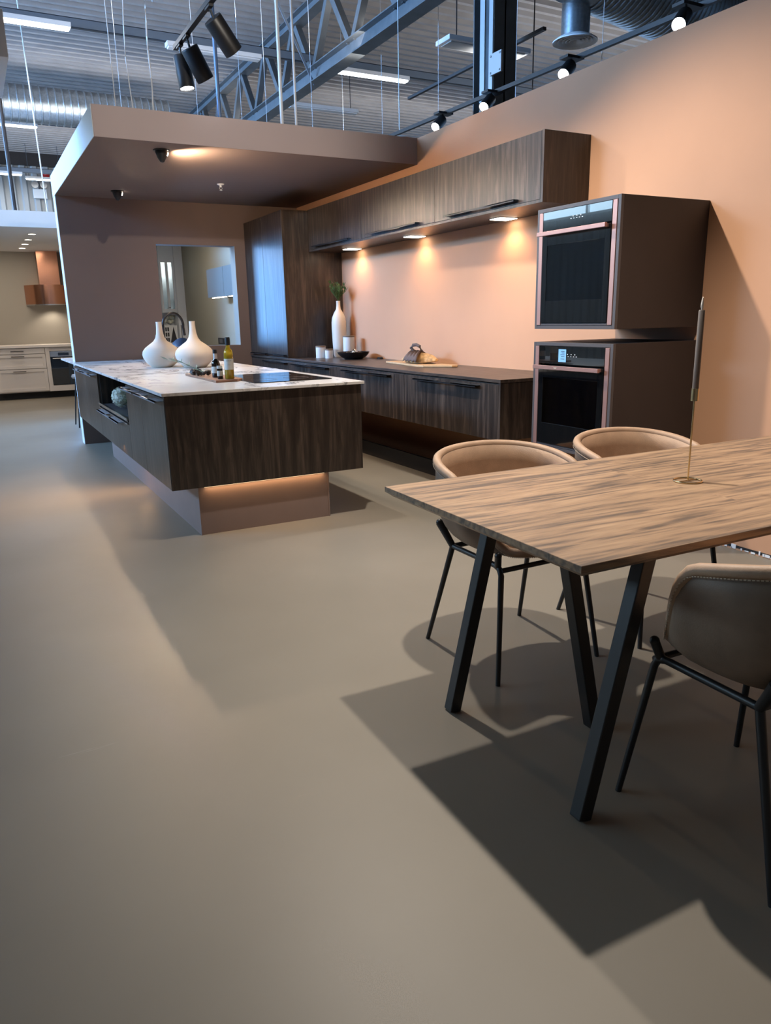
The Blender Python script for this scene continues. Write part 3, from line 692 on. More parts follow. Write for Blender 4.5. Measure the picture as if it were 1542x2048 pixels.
# hydrangeas in the niche
random.seed(9)
for (cx, cy, cz, r, m_, lab) in ((1.06, 6.66, .695, .085, 'petal', 'cream hydrangea head at the front of the island niche'), (1.16, 6.40, .705, .085, 'petalg', 'greenish hydrangea head behind the cream one in the niche')):
    hd = thing('hydrangea', (cx, cy, .6005), lab, 'flower')
    pm = MB()
    for k in range(210):
        d_ = Vector((random.gauss(0, 1), random.gauss(0, 1), random.gauss(0, 1))).normalized(); p = Vector((cx, cy, cz))+d_*r*random.uniform(.85, 1.0)
        x_ = d_.orthogonal().normalized(); y_ = d_.cross(x_); s_ = .014
        an = random.uniform(0, PI)
        for q in range(4):
            b_ = an+q*PI/2; e_ = x_*math.cos(b_)+y_*math.sin(b_); f_ = x_*math.cos(b_+.6)+y_*math.sin(b_+.6)
            vv = [pm.bm.verts.new(z_) for z_ in (p, p+e_*s_+d_*.003, p+(e_+f_)*s_*.7+d_*.005, p+f_*s_+d_*.003)]; pm.bm.faces.new(vv)
    pm.blob((cx, cy, cz), r*.86, 2)
    pm.build('flower_head', m_, hd)
    MB().tube([(cx, cy, cz), (cx+.05, cy-.14, .64), (cx+.09, cy-.42, .62)], .006, 6).build('stem', 'leaf', hd)
    ll = MB()
    for k in range(3):
        p = Vector((cx+.02, cy-.16-.07*k, .65)); tip = p+Vector((random.uniform(-.06, .06), -.12, .035)); sd = Vector((.035, .02, .0)); mid = (p+tip)/2+Vector((0, 0, .012))
        vv = [ll.bm.verts.new(q) for q in (p, mid+sd, tip, mid-sd)]; ll.bm.faces.new(vv)
    ll.build('leaf', 'leaf', hd)

# ================================================================ DINING TABLE
TA = R(-1.187); TOx, TOy, TW, TL = 1.147, 1.208, .975, 2.22
dt = thing('dining_table', (TOx, TOy, 0), 'long dining table with smoked oak top and black splayed steel legs', 'table', rz=TA, world=False)
tt = MB(); z1 = .75; z0 = .722; ch = .022
def ringv(i, z): return [tt.bm.verts.new(p) for p in ((i, i, z), (TL-i, i, z), (TL-i, TW-i, z), (i, TW-i, z))]
a_, b_, c_, d_ = ringv(ch, z0-.006), ringv(0, z0+.010), ringv(0, z1-.001), ringv(.001, z1)
tt.bm.faces.new(a_[::-1]); tt.bm.faces.new(d_)
for p_, q_ in ((a_, b_), (b_, c_), (c_, d_)):
    for i in range(4): tt.bm.faces.new((p_[i], p_[(i+1) % 4], q_[(i+1) % 4], q_[i]))
tt.build('tabletop', 'table', dt)
def loc2(x, y, z):
    c, s = math.cos(-TA), math.sin(-TA); dx, dy = x-TOx, y-TOy; return (c*dx-s*dy, s*dx+c*dy, z)
UZ = z0-.006
for (fx_, fy_, tx_, ty_) in ((1.277, 1.931, 1.445, 1.931), (1.259, 1.285, 1.455, 1.30), (1.618, 1.618, 1.455, 1.618),
                             (3.12, 1.90, 2.95, 1.90), (3.10, 1.26, 2.92, 1.27), (2.76, 1.58, 2.94, 1.58)):
    MB().bar(loc2(fx_, fy_, 0), loc2(tx_, ty_, UZ), .042, .042, (0, 1, 0)).build('leg', 'metalb', dt, bevel=.003)
for xx in (1.45, 2.94):
    MB().box(xx-TOx-.05, xx-TOx+.05, .06, TW-.16, UZ-.008, UZ-.001).build('mounting_plate', 'metalb', dt)
# candle
cs = thing('candle_holder', (2.058, 1.686, .7505), 'thin brass candle holder with ring foot on the oak table', 'candle holder', world=False)
ring = [(.045*math.cos(2*PI*k/40), .045*math.sin(2*PI*k/40), .003) for k in range(40)]
MB().tube(ring, .0028, 8, True).tube([(-.045, 0, .003), (.045, 0, .003)], .0022, 6).build('ring_foot', 'brass', cs, smooth=True)
MB().tube([(0, 0, .003), (0, 0, .275)], .0032, 10).build('stem', 'brass', cs, smooth=True)
MB().lathe([(0, .270), (.0125, .270), (.0125, .310), (.0105, .310), (.0105, .276), (0, .276)], (0, 0, 0), 28).build('cup', 'brass', cs, smooth=True)
cd = thing('candle', (2.058, 1.686, .7505+.2765), 'grey brown tapered candle standing in the brass holder', 'candle', world=False)
MB().lathe([(0, 0), (.0102, 0), (.0102, .03), (.0098, .278), (.008, .281), (0, .281)], (0, 0, 0), 28).build('wax', 'candle', cd, smooth=True)
MB().lathe([(0, .281), (.002, .281), (.0045, .290), (.0045, .300), (.002, .316), (0, .322)], (0, 0, 0), 14).build('flame_tip', 'wick', cd, smooth=True)

# ================================================================ CHAIRS
def chair_shell():
    """bucket shell, facing +Y; returns inner surface grid"""
    nt_, nr = 72, 16; g = []
    for i in range(nt_):
        th = 2*PI*i/nt_                       # 0 = back (-y)
        a_ = abs((th+PI) % (2*PI)-PI)         # 0..pi from the back
        hh = .79-.075*min(1, (a_/R(105))**2)
        if a_ > R(92):
            u = min(1, (a_-R(92))/R(46)); s_ = u*u*(3-2*u); hh = hh*(1-s_)+.475*s_
        k = (hh-.475)/(.79-.475)
        rx, ry = .215+.075*min(1, k*1.5), (.215+.055*min(1, k*1.4))
        if a_ > PI/2: ry = .215+.02*k+.03*(1-k)
        ux, uy = math.sin(th), -math.cos(th)
        n_ = 2.4; q = (abs(ux)**n_+abs(uy)**n_)**(-1/n_)
        col = []
        for j in range(nr+1):
            t_ = j/nr
            if t_ < .5:
                f = t_/.5; r_ = f*.80; z = .452-.006*math.sin(f*PI)
                p = (ux*q*r_*.215, uy*q*r_*.215, z)
            else:
                f = (t_-.5)/.5; ff = math.sin(f*PI/2)**.9
                rr = .80*.215+(0)
                px = ux*q*(.172+(rx-.172)*math.sin(min(1, f*1.35)*PI/2)); py = uy*q*(.172+(ry-.172)*math.sin(min(1, f*1.35)*PI/2))
                z = .452+(hh-.452)*(f**1.55)
                p = (px, py, z)
            col.append(p)
        g.append(col)
    return g, nt_, nr
def make_chair(label, group):
    t = thing('dining_chair', (0, 0, 0), label, 'chair', group, world=False)
    g, nt_, nr = chair_shell()
    mb = MB(); c0 = mb.bm.verts.new((0, 0, .452)); vv = [[mb.bm.verts.new(p) for p in col[1:]] for col in g]
    for i in range(nt_):
        j = (i+1) % nt_; mb.bm.faces.new((c0, vv[i][0], vv[j][0]))
        for k in range(nr-1): mb.bm.faces.new((vv[i][k], vv[i][k+1], vv[j][k+1], vv[j][k]))
    sh = mb.build('shell', 'leatherdk', t, smooth=True)
    sh.data.materials.append(MT['leather'])
    so = sh.modifiers.new('thick', 'SOLIDIFY'); so.thickness = .024; so.offset = -1 if True else 1; so.material_offset = 1; so.material_offset_rim = 0
    # rolled rim and stitching
    rim = [Vector(col[-1]) for col in g]
    cen = Vector((0, 0, 0)); out = []
    for p in rim:
        d_ = Vector((p.x, p.y, 0)).normalized(); out.append(p-d_*.006+Vector((0, 0, .002)))
    sub_ = MB().tube(out, .0165, 10, True).build('piping', 'leatherin', t, smooth=True)
    st_ = [p+Vector((p.x, p.y, 0)).normalized()*.0085+Vector((0, 0, -.012)) for p in rim]
    s2 = MB()
    for i in range(0, nt_):
        a_, b_ = st_[i], st_[(i+1) % nt_]
        for q in range(3): s2.tube([a_.lerp(b_, q/3+.04), a_.lerp(b_, q/3+.25)], .0016, 4)
    s2.build('stitching', 'stitch', t)
    cu = MB().lathe([(0, .456), (.165, .456), (.182, .464), (.186, .476), (.178, .488), (.14, .494), (0, .496)], (0, .01, 0), 48).build('seat_cushion', 'leatherin', t, smooth=True)
    r_ = .0105; zj = .428
    RJ = [Vector((s*.195, -.125, zj)) for s in (-1, 1)]; FJ = [Vector((s*.195, .19, zj)) for s in (-1, 1)]
    for s in (0, 1):
        sg = (-1, 1)[s]
        MB().tube([Vector((sg*.24, -.243, 0)), RJ[s]], r_, 10, taper=[.85, 1.1]).build('leg', 'metalb', t, smooth=True)
        MB().tube([Vector((sg*.24, .243, 0)), FJ[s]+Vector((0, 0, -.03)), FJ[s]+Vector((0, -.012, -.008)), FJ[s]+Vector((0, -.035, 0))], r_, 10, taper=[.85, 1.05, 1.05, 1.05]).build('leg', 'metalb', t, smooth=True)
        e2 = Vector((sg*.206, .185, zj+.045)); MB().tube([FJ[s]+Vector((0, -.02, 0)), e2], r_*1.2, 12).blob(e2, .0138, 2).build('bracket', 'metalb', t, smooth=True)
        # stub that holds the shell, with round cap
        e_ = Vector((sg*.222, -.178, zj+.088))
        MB().tube([RJ[s], RJ[s].lerp(e_, .5), e_], r_*1.25, 12, taper=[1, 1.1, 1.25]).blob(e_, .0148, 2).build('bracket', 'metalb', t, smooth=True)
    fr = MB().tube([RJ[0], FJ[0]+Vector((0, -.03, 0))], r_, 10).tube([RJ[1], FJ[1]+Vector((0, -.03, 0))], r_, 10)
    fr.tube([RJ[0], RJ[1]], r_, 10).tube([FJ[0]+Vector((0, 0, -.012)), FJ[1]+Vector((0, 0, -.012))], r_*.9, 10)
    fr.build('frame', 'metalb', t, smooth=True)
    return t
ch1 = make_chair('tan leather bucket chair on the far side of the table, nearer its left end', 'tan leather bucket chairs around the table')
ch1.location = (1.755, 2.235, 0); ch1.rotation_euler.z = PI
ch2 = copy_tree(ch1); ch2.location = (2.43, 2.20, 0); ch2['label'] = 'tan leather bucket chair on the far side of the table, behind the candle'
ch3 = copy_tree(ch1); ch3.location = (1.665, 1.07, 0); ch3.rotation_euler.z = R(-2); ch3['label'] = 'tan leather bucket chair on the near side, seen from behind, cut by the right edge'

# ================================================================ CEILING THINGS
def fluor(x, y, z, L_, label, lit=True, rows=True):
    t = thing('fluorescent_fixture', (x, y, z), label, 'lamp')
    MB().box(x-L_/2, x+L_/2, y-.07, y+.07, z+.02, z+.075).build('housing', 'white', t, bevel=.004)
    if rows is None:
        for q in (-.4, .4): MB().tube([(x+q*L_, y, z+.075), (x+q*L_, y, 5.66)], .006, 6).build('suspension', 'darksteel', t)
    MB().box(x-L_/2+.02, x+L_/2-.02, y-.055, y+.055, z, z+.019).build('diffuser', 'tube' if lit else 'white', t, bevel=.004)
fluor(.86, 10.98, 4.80, 1.50, 'lit fluorescent fixture cut by the left picture edge, nearest row')
fluor(5.85, 11.1, 4.80, 1.26, 'lit fluorescent fixture just right of the roof truss')
fluor(3.45, 11.1, 4.80, 1.3, 'unlit fluorescent fixture on the rail left of the truss', False)
fluor(.95, 16.33, 4.80, 1.35, 'lit fluorescent fixture in the second row below the left duct')
fluor(.98, 21.4, 4.80, 1.35, 'lit fluorescent fixture in the last row before the far wall')
fluor(5.95, 13.1, 4.80, 1.30, 'unlit white fixture hanging beyond the truss above the canopy', False, None)
fluor(2.2, 21.9, 4.80, .9, 'short lit fluorescent fixture by the red alarm on the far wall', True, None)
pf = thing('panel_fixture', (6.7, 9.4, 4.8), 'pale frame shaped ceiling lamp behind the steel column', 'lamp')
MB().box(6.02, 7.36, 9.22, 9.56, 4.80, 4.86).build('housing', 'white', pf, bevel=.005)
MB().box(6.08, 7.30, 9.27, 9.51, 4.79, 4.80).build('diffuser', 'cladding', pf)
for k, (x, y) in enumerate(((6.25, 9.4), (7.1, 9.4))): MB().tube([(x, y, 4.86), (x, y, 5.66)], .008, 6).build('suspension', 'darksteel', pf)
def rail(y, x0, x1, z, label, g):
    t = MB().box(x0, x1, y-.05, y-.042, z-.05, z+.05).box(x0, x1, y-.05, y+.05, z+.042, z+.05).box(x0, x1, y+.042, y+.05, z-.05, z+.05)
    o = t.build('lighting_rail', 'rail', loc=(x0, y, z)); tag(o, label, 'rail', g)
rail(11.1, -6, 9, 4.925, 'grey steel rail carrying the nearest fluorescent row', None)
rail(16.33, -6, 4.2, 4.925, 'grey steel rail carrying the second fluorescent row at left', None)
rail(21.4, -6, 4.2, 4.925, 'grey steel rail carrying the last fluorescent row at left', None)
# truss
tr = thing('roof_truss', (4.83, 14, 4.6), 'blue grey steel roof truss with zigzag web running to the back', 'truss')
def hbeam(mb, x, y0, y1, z, wdt, h, t=.014):
    mb.box(x-wdt/2, x+wdt/2, y0, y1, z+h/2-t, z+h/2).box(x-wdt/2, x+wdt/2, y0, y1, z-h/2, z-h/2+t).box(x-t/2, x+t/2, y0, y1, z-h/2+t, z+h/2-t); return mb
hbeam(MB(), 4.85, 3.0, 22.8, 4.66, .20, .20).build('bottom_chord', 'steel', tr)
hbeam(MB(), 4.85, 3.0, 22.8, 5.535, .17, .15).build('top_chord', 'steel', tr)
yb = 10.95
for k in range(-6, 9):
    y0 = yb+1.26*k
    if y0 < 3.2 or y0 > 22: continue
    for s in (-.60, .60):
        if 3 < y0+s < 22.6: MB().bar((4.85, y0+s*.06/.6, 4.76), (4.85, y0+s*.95, 5.46), .09, .09, (1, 0, 0)).build('web_member', 'steel', tr)
bc = MB().tube([(4.84, 10.95, 4.56), (3.55, 9.75, 5.66)], .018, 8).build('brace_rod', 'rail', smooth=True, loc=(4.84, 10.95, 4.56)); tag(bc, 'thin steel brace from the truss bottom chord up to the left roof', 'brace')
# column
co_ = thing('steel_column', (4.9, 6.6, 0), 'tall blue grey H-section steel column rising behind the peach wall', 'column')
cy, cx = 6.62, 4.85
MB().box(cx-.02, cx-.005, cy-.17, cy+.17, 0, 5.62).box(cx-.14, cx+.12, cy+.155, cy+.17, 0, 5.62).box(cx-.14, cx+.12, cy-.17, cy-.155, 0, 5.62).build('shaft', 'steel', co_)
for q0, q1 in ((-.165, -.105), (-.035, .04)): MB().box(cx-.153, cx-.141, cy+q0, cy+q1, 0, 5.62).build('flange', 'litsteel', co_)  # light caught by the flanges is put into this paler colour
pt = MB().box(cx-.175, cx-.154, cy-.33, cy-.15, 3.50, 3.68).build('bolt_plate', 'cladding', co_)
bt = MB()
for dy in (-.31, -.17):
    for z in (3.52, 3.66): bt.cyl((cx-.183, cy+dy, z), .010, .01, (1, 0, 0), 8)
sub(bt, 'bolts', 'galv', pt)
# tracks with spot heads
def track(x, y0, y1, z, label):
    t = MB().box(x-.018, x+.018, y0, y1, z, z+.032).build('light_track', 'metalb', loc=(x, (y0+y1)/2, z)); tag(t, label, 'track')
track(1.655, 1.2, 6.30, 3.28, 'black light track hanging above the dining area, upper left')
tr2 = MB().bar((4.62, 3.3, 3.28), (4.45, 9.2, 3.28), .036, .034).build('light_track', 'metalb', loc=(4.5, 6, 3.28)); tag(tr2, 'long black light track passing in front of the steel column', 'track')
tr3 = MB().box(5.25, 5.29, 6.4, 9.0, 3.95, 3.98).build('cable_bar', 'darksteel', loc=(5.27, 7.5, 3.95)); tag(tr3, 'thin dark bar hanging behind the long light track', 'track')
def head(loc, direction, r, L_, label, group, face='lampw', lit=True, top=None, ax=.015):
    """cylinder spot: loc = pivot"""
    d_ = Vector(direction).normalized(); t = thing('spot_lamp', loc, label, 'lamp', group, world=False)
    MB().lathe([(0, 0), (r*.96, 0), (r, .006), (r, L_), (r*.9, L_), (r*.88, L_-.012), (0, L_-.012)], d_*.03-Vector((0, 0, 0)), 32, d_).build('housing', 'metalb', t, smooth=True)
    MB().lathe([(0, L_-.011), (r*.86, L_-.011), (r*.86, L_-.009), (0, L_-.009)], d_*.03, 24, d_).build('lens', face if lit else 'glass', t)
    MB().tube([(0, 0, (top or .09)), d_*.05], .008, 8).box(-ax, ax, -.05, .05, (top or .09)-.02, (top or .09)).build('arm', 'metalb', t)
    return t
head((1.655, 5.38, 3.235), (.66, .22, -.72), .064, .225, 'upper black spot on the near track, pointing right, nearest the camera', 'black cylinder spots on the near track', top=.05)
head((1.655, 5.97, 3.235), (.50, .16, -.80), .064, .225, 'black cylinder spot near the track end, overlapping the lit one', 'black cylinder spots on the near track', top=.05)
head((1.655, 6.17, 3.235), (.10, -.12, -1), .058, .225, 'lit black spot at the very end of the near track, glowing downwards', 'black cylinder spots on the near track', top=.05)
for (x, y, lab) in ((4.50, 4.01, 'lit spot on the far track nearest the right picture edge'), (4.52, 5.145, 'lit spot on the far track right of the column'), (4.50, 6.18, 'lit spot on the far track in front of the column'), (4.49, 6.985, 'lit spot on the far track left of the column')):
    head((x, y, 3.232), (-.75, -.35, -.60), .050, .16, lab, 'lit spots on the far track', top=.05, ax=.085)
ob = MB().blob((5.3, 6.6, 3.42), .05, 2).build('lamp_bulb', 'lampw', smooth=True, loc=(5.3, 6.6, 3.42)); tag(ob, 'round lit lamp peeking out right of the column over the wall', 'lamp')
ob2 = MB().tube([(5.3, 6.6, 3.47), (5.3, 6.6, 5.62)], .006, 6).build('suspension', 'darksteel'); ob2.data.transform(Matrix.Translation(-Vector((5.3, 6.6, 3.42)))); ob2.parent = ob
# duct right
def spiral(mb, p, q, r, n=36, pitch=.09):
    p, q = Vector(p), Vector(q); L_ = (q-p).length; k = int(L_/pitch); prof = []
    for i in range(k):
        z = i*pitch; prof += [(r, z), (r, z+pitch*.72), (r+.012, z+pitch*.80), (r+.012, z+pitch*.92), (r, z+pitch)]
    return mb.lathe(prof, p, n, q-p)
dk = thing('ventilation_duct', (8, 7.25, 4.9), 'large galvanised spiral duct hanging upper right above the peach wall', 'duct')
spiral(MB(), (6.45, 7.10, 4.97), (12.5, 7.75, 4.55), .42, 40, .07).build('pipe', 'galv', dk, smooth=True)
MB().lathe([(0, 0), (.43, 0), (.43, .25), (.40, .25)], (6.22, 7.07, 4.985), 40, (1, .11, -.07)).build('end_cap', 'galv', dk, smooth=True)
MB().tube([(6.36, 7.20, 4.66), (6.36, 7.20, 4.28)], .155, 28).build('branch', 'galv', dk, smooth=True)
df = MB().lathe([(.15, .045), (.235, .0), (.245, .0), (.245, .012), (.16, .06)], (6.36, 7.20, 4.22), 40)
for r_ in (.04, .08, .12, .165, .205): df.lathe([(r_, .03), (r_+.022, .004), (r_+.026, .008), (r_+.006, .035)], (6.36, 7.20, 4.22), 36)
df.build('diffuser_grille', 'white', dk, smooth=True)
d2 = thing('ventilation_duct', (0, 15.3, 4.7), 'spiral duct crossing at upper left above the second lamp row', 'duct')
spiral(MB(), (-7.5, 15.3, 4.95), (3.9, 15.3, 4.95), .29, 32, .12).build('pipe', 'galv', d2, smooth=True)
# conduits, rods and cables
def line(name, pts, r, mat, label, cat, group=None, n=8):
    o = MB().tube(pts, r, n).build(name, mat, smooth=True, loc=pts[0]); tag(o, label, cat, group); return o
def wav(x, y, z0, z1, a=.012, seed=0, dx=0):
    random.seed(seed); return [(x+dx*i/9+a*math.sin(i*1.3+seed), y, z0+(z1-z0)*i/9) for i in range(10)]
line('conduit', [(2.485, 6.3, 2.797), (2.485, 6.3, 5.62)], .014, 'cable', 'left white conduit rising from the canopy top, thicker of the two', 'conduit')
line('conduit', [(2.61, 6.3, 2.797), (2.61, 6.3, 5.62)], .010, 'cable', 'right white conduit rising from the canopy top', 'conduit')
line('hanger_rod', [(2.025, 6.5, 2.797), (2.025, 6.5, 5.62)], .016, 'bluerod', 'blue grey rod standing on the canopy below the spots', 'rod')
line('hanger_wire', [(1.18, 6.3, 2.797), (1.165, 6.3, 5.62)], .0035, 'cable', 'thin wire holding the canopy near its left corner', 'wire')
line('power_cable', wav(1.30, 6.32, 2.797, 4.6, .012, 2), .004, 'cable', 'wavy white cable between the wire and the bent pipe on the canopy', 'cable')
line('power_cable', wav(1.455, 6.3, 2.797, 3.62, .004, 4)+[(1.50, 6.4, 3.72), (1.60, 6.6, 3.82), (1.66, 6.9, 3.80)], .006, 'cable', 'bent white cable pipe rising from the canopy right of the wavy one', 'cable')
line('hanger_rod', [(.775, 11.95, 2.80), (.765, 11.95, 5.62)], .026, 'darksteel', 'black rod hanging down to the far display at the left edge', 'rod')
line('power_cable', [(1.18, 11.96, 2.80), (1.13, 11.96, 5.62)], .009, 'cable', 'white cable hanging down to the far display', 'cable')
line('power_cable', [(.95, 14.8, 3.95), (.93, 14.8, 4.5), (.96, 14.8, 5.0), (.93, 14.8, 5.62)], .010, 'cable', 'white cable hanging in front of the left duct', 'cable')
for k, (x, y) in enumerate(((5.2, 8.2), (5.35, 7.3), (5.1, 9.4), (4.7, 5.0), (4.55, 5.9), (4.7, 4.2), (5.6, 11.6), (4.2, 9.6), (3.7, 9.9), (3.2, 9.4), (2.9, 10.2), (1.9, 9.8))):
    line('hanger_wire', [(x, y, 2.9 if x > 4.4 else 2.9), (x, y, 5.62)], .0028, 'cable', 'hair thin steel wire hanging from the roof deck', 'wire', 'thin wires from the roof', 5)
line('hanger_wire', [(4.5, 7.9, 3.3), (4.5, 7.9, 5.62)], .005, 'cable', 'wire holding the far end of the long track', 'wire')
wp = thing('hanging_panel', (-.4, 6.4, 3.0), 'white panel box hanging at the left picture edge', 'panel')
MB().box(-1.3, .47, 5.95, 6.98, 2.99, 3.27).build('body', 'whitepaint', wp, bevel=.003)
MB().tube([(-.6, 6.4, 3.27), (-.6, 6.4, 5.62)], .006, 6).build('suspension', 'cable', wp)
# canopy lamps and sprinkler
for (x, y, lab) in ((1.490, 6.321, 'black cone lamp on the canopy underside, nearer and lit'), (1.498, 8.369, 'black cone lamp on the canopy underside, near the brown wall')):
    t = thing('cone_lamp', (x, y, 2.584), lab, 'lamp', 'cone lamps under the canopy')
    MB().lathe([(0, 0), (.062, 0), (.062, -.006), (.046, -.007), (.046, -.020), (.034, -.055), (.016, -.085), (0, -.092)], (x, y, 2.5835), 32).build('shade', 'metalb', t, smooth=True)
    MB().cyl((x+.040, y+.004, 2.560), .014, .010, (1, .1, -.2), 16).build('lens', 'ledc', t)
sp_ = thing('sprinkler', (2.334, 7.608, 2.584), 'small white sprinkler head under the brown canopy', 'sprinkler')
MB().lathe([(0, 0), (.036, 0), (.030, -.008), (.010, -.014), (.010, -.03), (0, -.03)], (2.334, 7.608, 2.5835), 20).build('flange', 'white', sp_, smooth=True)
MB().tube([(2.324, 7.608, 2.565), (2.320, 7.608, 2.54), (2.334, 7.608, 2.53)], .0025, 5).tube([(2.344, 7.608, 2.565), (2.348, 7.608, 2.54), (2.334, 7.608, 2.53)], .0025, 5).cyl((2.334, 7.608, 2.525), .014, .003).build('frame', 'white', sp_)
cap = MB().lathe([(0, 0), (.085, 0), (.085, .022), (.06, .034), (0, .036)], (3.56, 6.10+.12, 2.7965), 28).build('round_cap', 'white', smooth=True, loc=(3.56, 6.22, 2.7965)); tag(cap, 'round pale cap lying on the canopy corner by the peach wall', 'cap')
# far wall bits
al = MB().cyl((2.33, 22.9, 5.10), .09, .05, (0, -1, 0), 24).blob((2.33, 22.84, 5.10), .05, 2).build('fire_alarm', 'red', smooth=True, loc=(2.33, 22.9, 5.10)); tag(al, 'red round alarm bell on the far grey wall', 'alarm')
el = thing('emergency_light', (2.1, 22.88, 4.6), 'emergency light with two round heads on the far wall', 'lamp')
MB().box(1.97, 2.30, 22.80, 22.92, 4.50, 4.73).build('body', 'white', el, bevel=.01)
for x in (2.03, 2.24): MB().cyl((x, 22.86, 4.83), .085, .08, (0, -1, 0), 20).build('lamp_head', 'chrome', el, smooth=True)

# ================================================================ FAR DISPLAY KITCHEN
def shaker(x0, x1, z0, z1, y, mb):
    e = .05
    mb.box(x0, x1, y, y+.012, z0, z1)
    mb.box(x0, x0+e, y-.012, y, z0, z1).box(x1-e, x1, y-.012, y, z0, z1).box(x0+e, x1-e, y-.012, y, z0, z0+e).box(x0+e, x1-e, y-.012, y, z1-e, z1); return mb
for k, (x0, x1, lab) in enumerate(((.33, 1.15, 'cream drawer cabinet left of the far oven'), (-.52, .328, 'cream drawer cabinet at the left picture edge of the far display'))):
    t = thing('drawer_cabinet', ((x0+x1)/2, 15.3, .12), lab, 'cabinet', 'cream drawer cabinets in the far display')
    MB().box(x0, x1, 15.03, 15.79, .12, .90).build('body', 'cream', t)
    for (z0, z1) in ((.80, .895), (.54, .79), (.14, .53)):
        d = (MB().box(x0+.005, x1-.005, 15.0, 15.028, z0, z1) if z1-z0 < .12 else shaker(x0+.005, x1-.005, z0, z1, 15.014, MB())).build('drawer', 'cream', t)
        hz = z1-.035 if z1-z0 > .12 else z1-.05
        sub(MB().box(x0+.26, x0+.47, 14.965, 14.975, hz-.006, hz+.006).box(x0+.27, x0+.28, 14.975, 15.0, hz-.005, hz+.005).box(x0+.45, x0+.46, 14.975, 15.0, hz-.005, hz+.005), 'handle', 'darksteel', d)
t = thing('oven_cabinet', (1.45, 15.3, .12), 'cream cabinet around the built-in oven of the far display', 'cabinet')
MB().box(1.152, 1.825, 15.0, 15.79, .12, .22).box(1.152, 1.22, 15.0, 15.79, .22, .90).box(1.76, 1.825, 15.0, 15.79, .22, .90).box(1.22, 1.76, 15.03, 15.79, .83, .90).build('body', 'cream', t)
o = thing('built_in_oven', (1.45, 15.2, .23), 'steel and black oven in the cream far display', 'oven')
MB().box(1.225, 1.755, 15.0, 15.6, .73, .825).build('control_panel', 'chrome', o)
MB().box(1.225, 1.755, 15.0, 15.6, .225, .725).build('door', 'glass', o)
MB().tube([(1.26, 14.96, .70), (1.72, 14.96, .70)], .01, 8).tube([(1.28, 14.96, .70), (1.28, 15.0, .70)], .006, 6).tube([(1.70, 14.96, .70), (1.70, 15.0, .70)], .006, 6).build('handle', 'chrome', o)
MB().box(1.36, 1.54, 14.996, 15.0, .75, .80).build('display', 'navy', o)
MB().cyl((1.62, 14.99, .778), .022, .02, (0, 1, 0), 16).build('knob', 'chrome', o)
t = MB().box(-.55, 1.828, 14.97, 15.795, .905, .945).build('display_worktop', 'cream', loc=(.6, 15.4, .905)); tag(t, 'pale worktop over the cream cabinets of the far display', 'worktop')
t = MB().box(-.5, 1.8, 15.12, 15.16, 0, .118).build('display_kick_board', 'blacklam', loc=(.6, 15.14, 0)); tag(t, 'dark kick board under the cream cabinets of the far display', 'plinth')
hd = thing('extractor_hood', (1.45, 15.5, 1.65), 'shiny copper extractor hood with flue in the far display', 'hood')
pts = []
for k in range(21):
    u = -1+2*k/20; pts.append((1.42+u*.42, 15.79-.42*(1-abs(u)**3.2)))
pts += [(1.84-.02, 15.79), (1.0, 15.79)]
MB().poly(pts[:21], 1.66, 2.0).build('canopy', 'hood', hd, smooth=True)
MB().box(1.25, 1.60, 15.52, 15.79, 2.001, 2.589).build('flue', 'hood', hd)
MB().poly([(x, y+.0) for x, y in pts[:21]], 1.640, 1.659).build('lower_rim', 'chrome', hd)
light('hood_light', 'SPOT', (1.42, 15.55, 1.62), (1.42, 15.75, .9), WARM, 12, .05, None, 120, .6)
for k, y in enumerate((12.709, 13.53, 14.284, 15.028)):
    t = thing('ceiling_downlight', (1.006, y, 2.588), 'round recessed downlight in the far display ceiling, number ' + ('nearest', 'second nearest', 'third nearest', 'farthest')[k] + ' in its row', 'lamp', 'downlights of the far display')
    t['label'] = ('nearest', 'second nearest', 'third nearest', 'farthest')[k] + ' round recessed downlight in the row on the far display ceiling'
    MB().cyl((1.006, y, 2.584), .05, .005, n=20).build('lens', 'ledc', t)
    MB().lathe([(.05, .0), (.065, 0), (.065, .005), (.05, .005)], (1.006, y, 2.584), 20).build('rim', 'white', t)
# bar stool behind the wall
bs = thing('bar_stool', (1.28, 10.55, 0), 'thin legged dark bar stool half hidden behind the brown wall end', 'stool')
for sx in (-.17, .17):
    for sy in (-.17, .17): MB().tube([(1.28+sx*1.15, 10.55+sy*1.15, 0), (1.28+sx*.8, 10.55+sy*.8, .62)], .009, 8).build('leg', 'metalb', bs)
MB().lathe([(0, .62), (.19, .62), (.20, .64), (.19, .665), (0, .67)], (1.28, 10.55, 0), 32).build('seat', 'leatherdk', bs, smooth=True)
ns = thing('bar_stool', (2.42, 10.1, 0), 'navy shell bar stool seen through the wall opening', 'stool')
for sx in (-.17, .17):
    for sy in (-.17, .17): MB().tube([(2.42+sx*1.15, 10.2+sy*1.15, 0), (2.42+sx*.8, 10.2+sy*.8, .66)], .009, 8).build('leg', 'metalb', ns)
sh = MB(); nn = 15; top = []; bot = []
for k in range(nn):
    an = R(200+140*k/(nn-1)); hgt = 1.10-.18*abs(k/(nn-1)-.5)**2*4
    top.append(sh.bm.verts.new((2.42+.17*math.cos(an), 10.2+.17*math.sin(an), hgt))); bot.append(sh.bm.verts.new((2.42+.15*math.cos(an), 10.2+.15*math.sin(an), .70)))
for k in range(nn-1): sh.bm.faces.new((bot[k], bot[k+1], top[k+1], top[k]))
s_ = sh.build('backrest', 'navy', ns, smooth=True); s_.modifiers.new('s', 'SOLIDIFY').thickness = .012
MB().lathe([(0, .66), (.18, .66), (.18, .70), (0, .71)], (2.42, 10.2, 0), 32).build('seat', 'navy', ns, smooth=True)

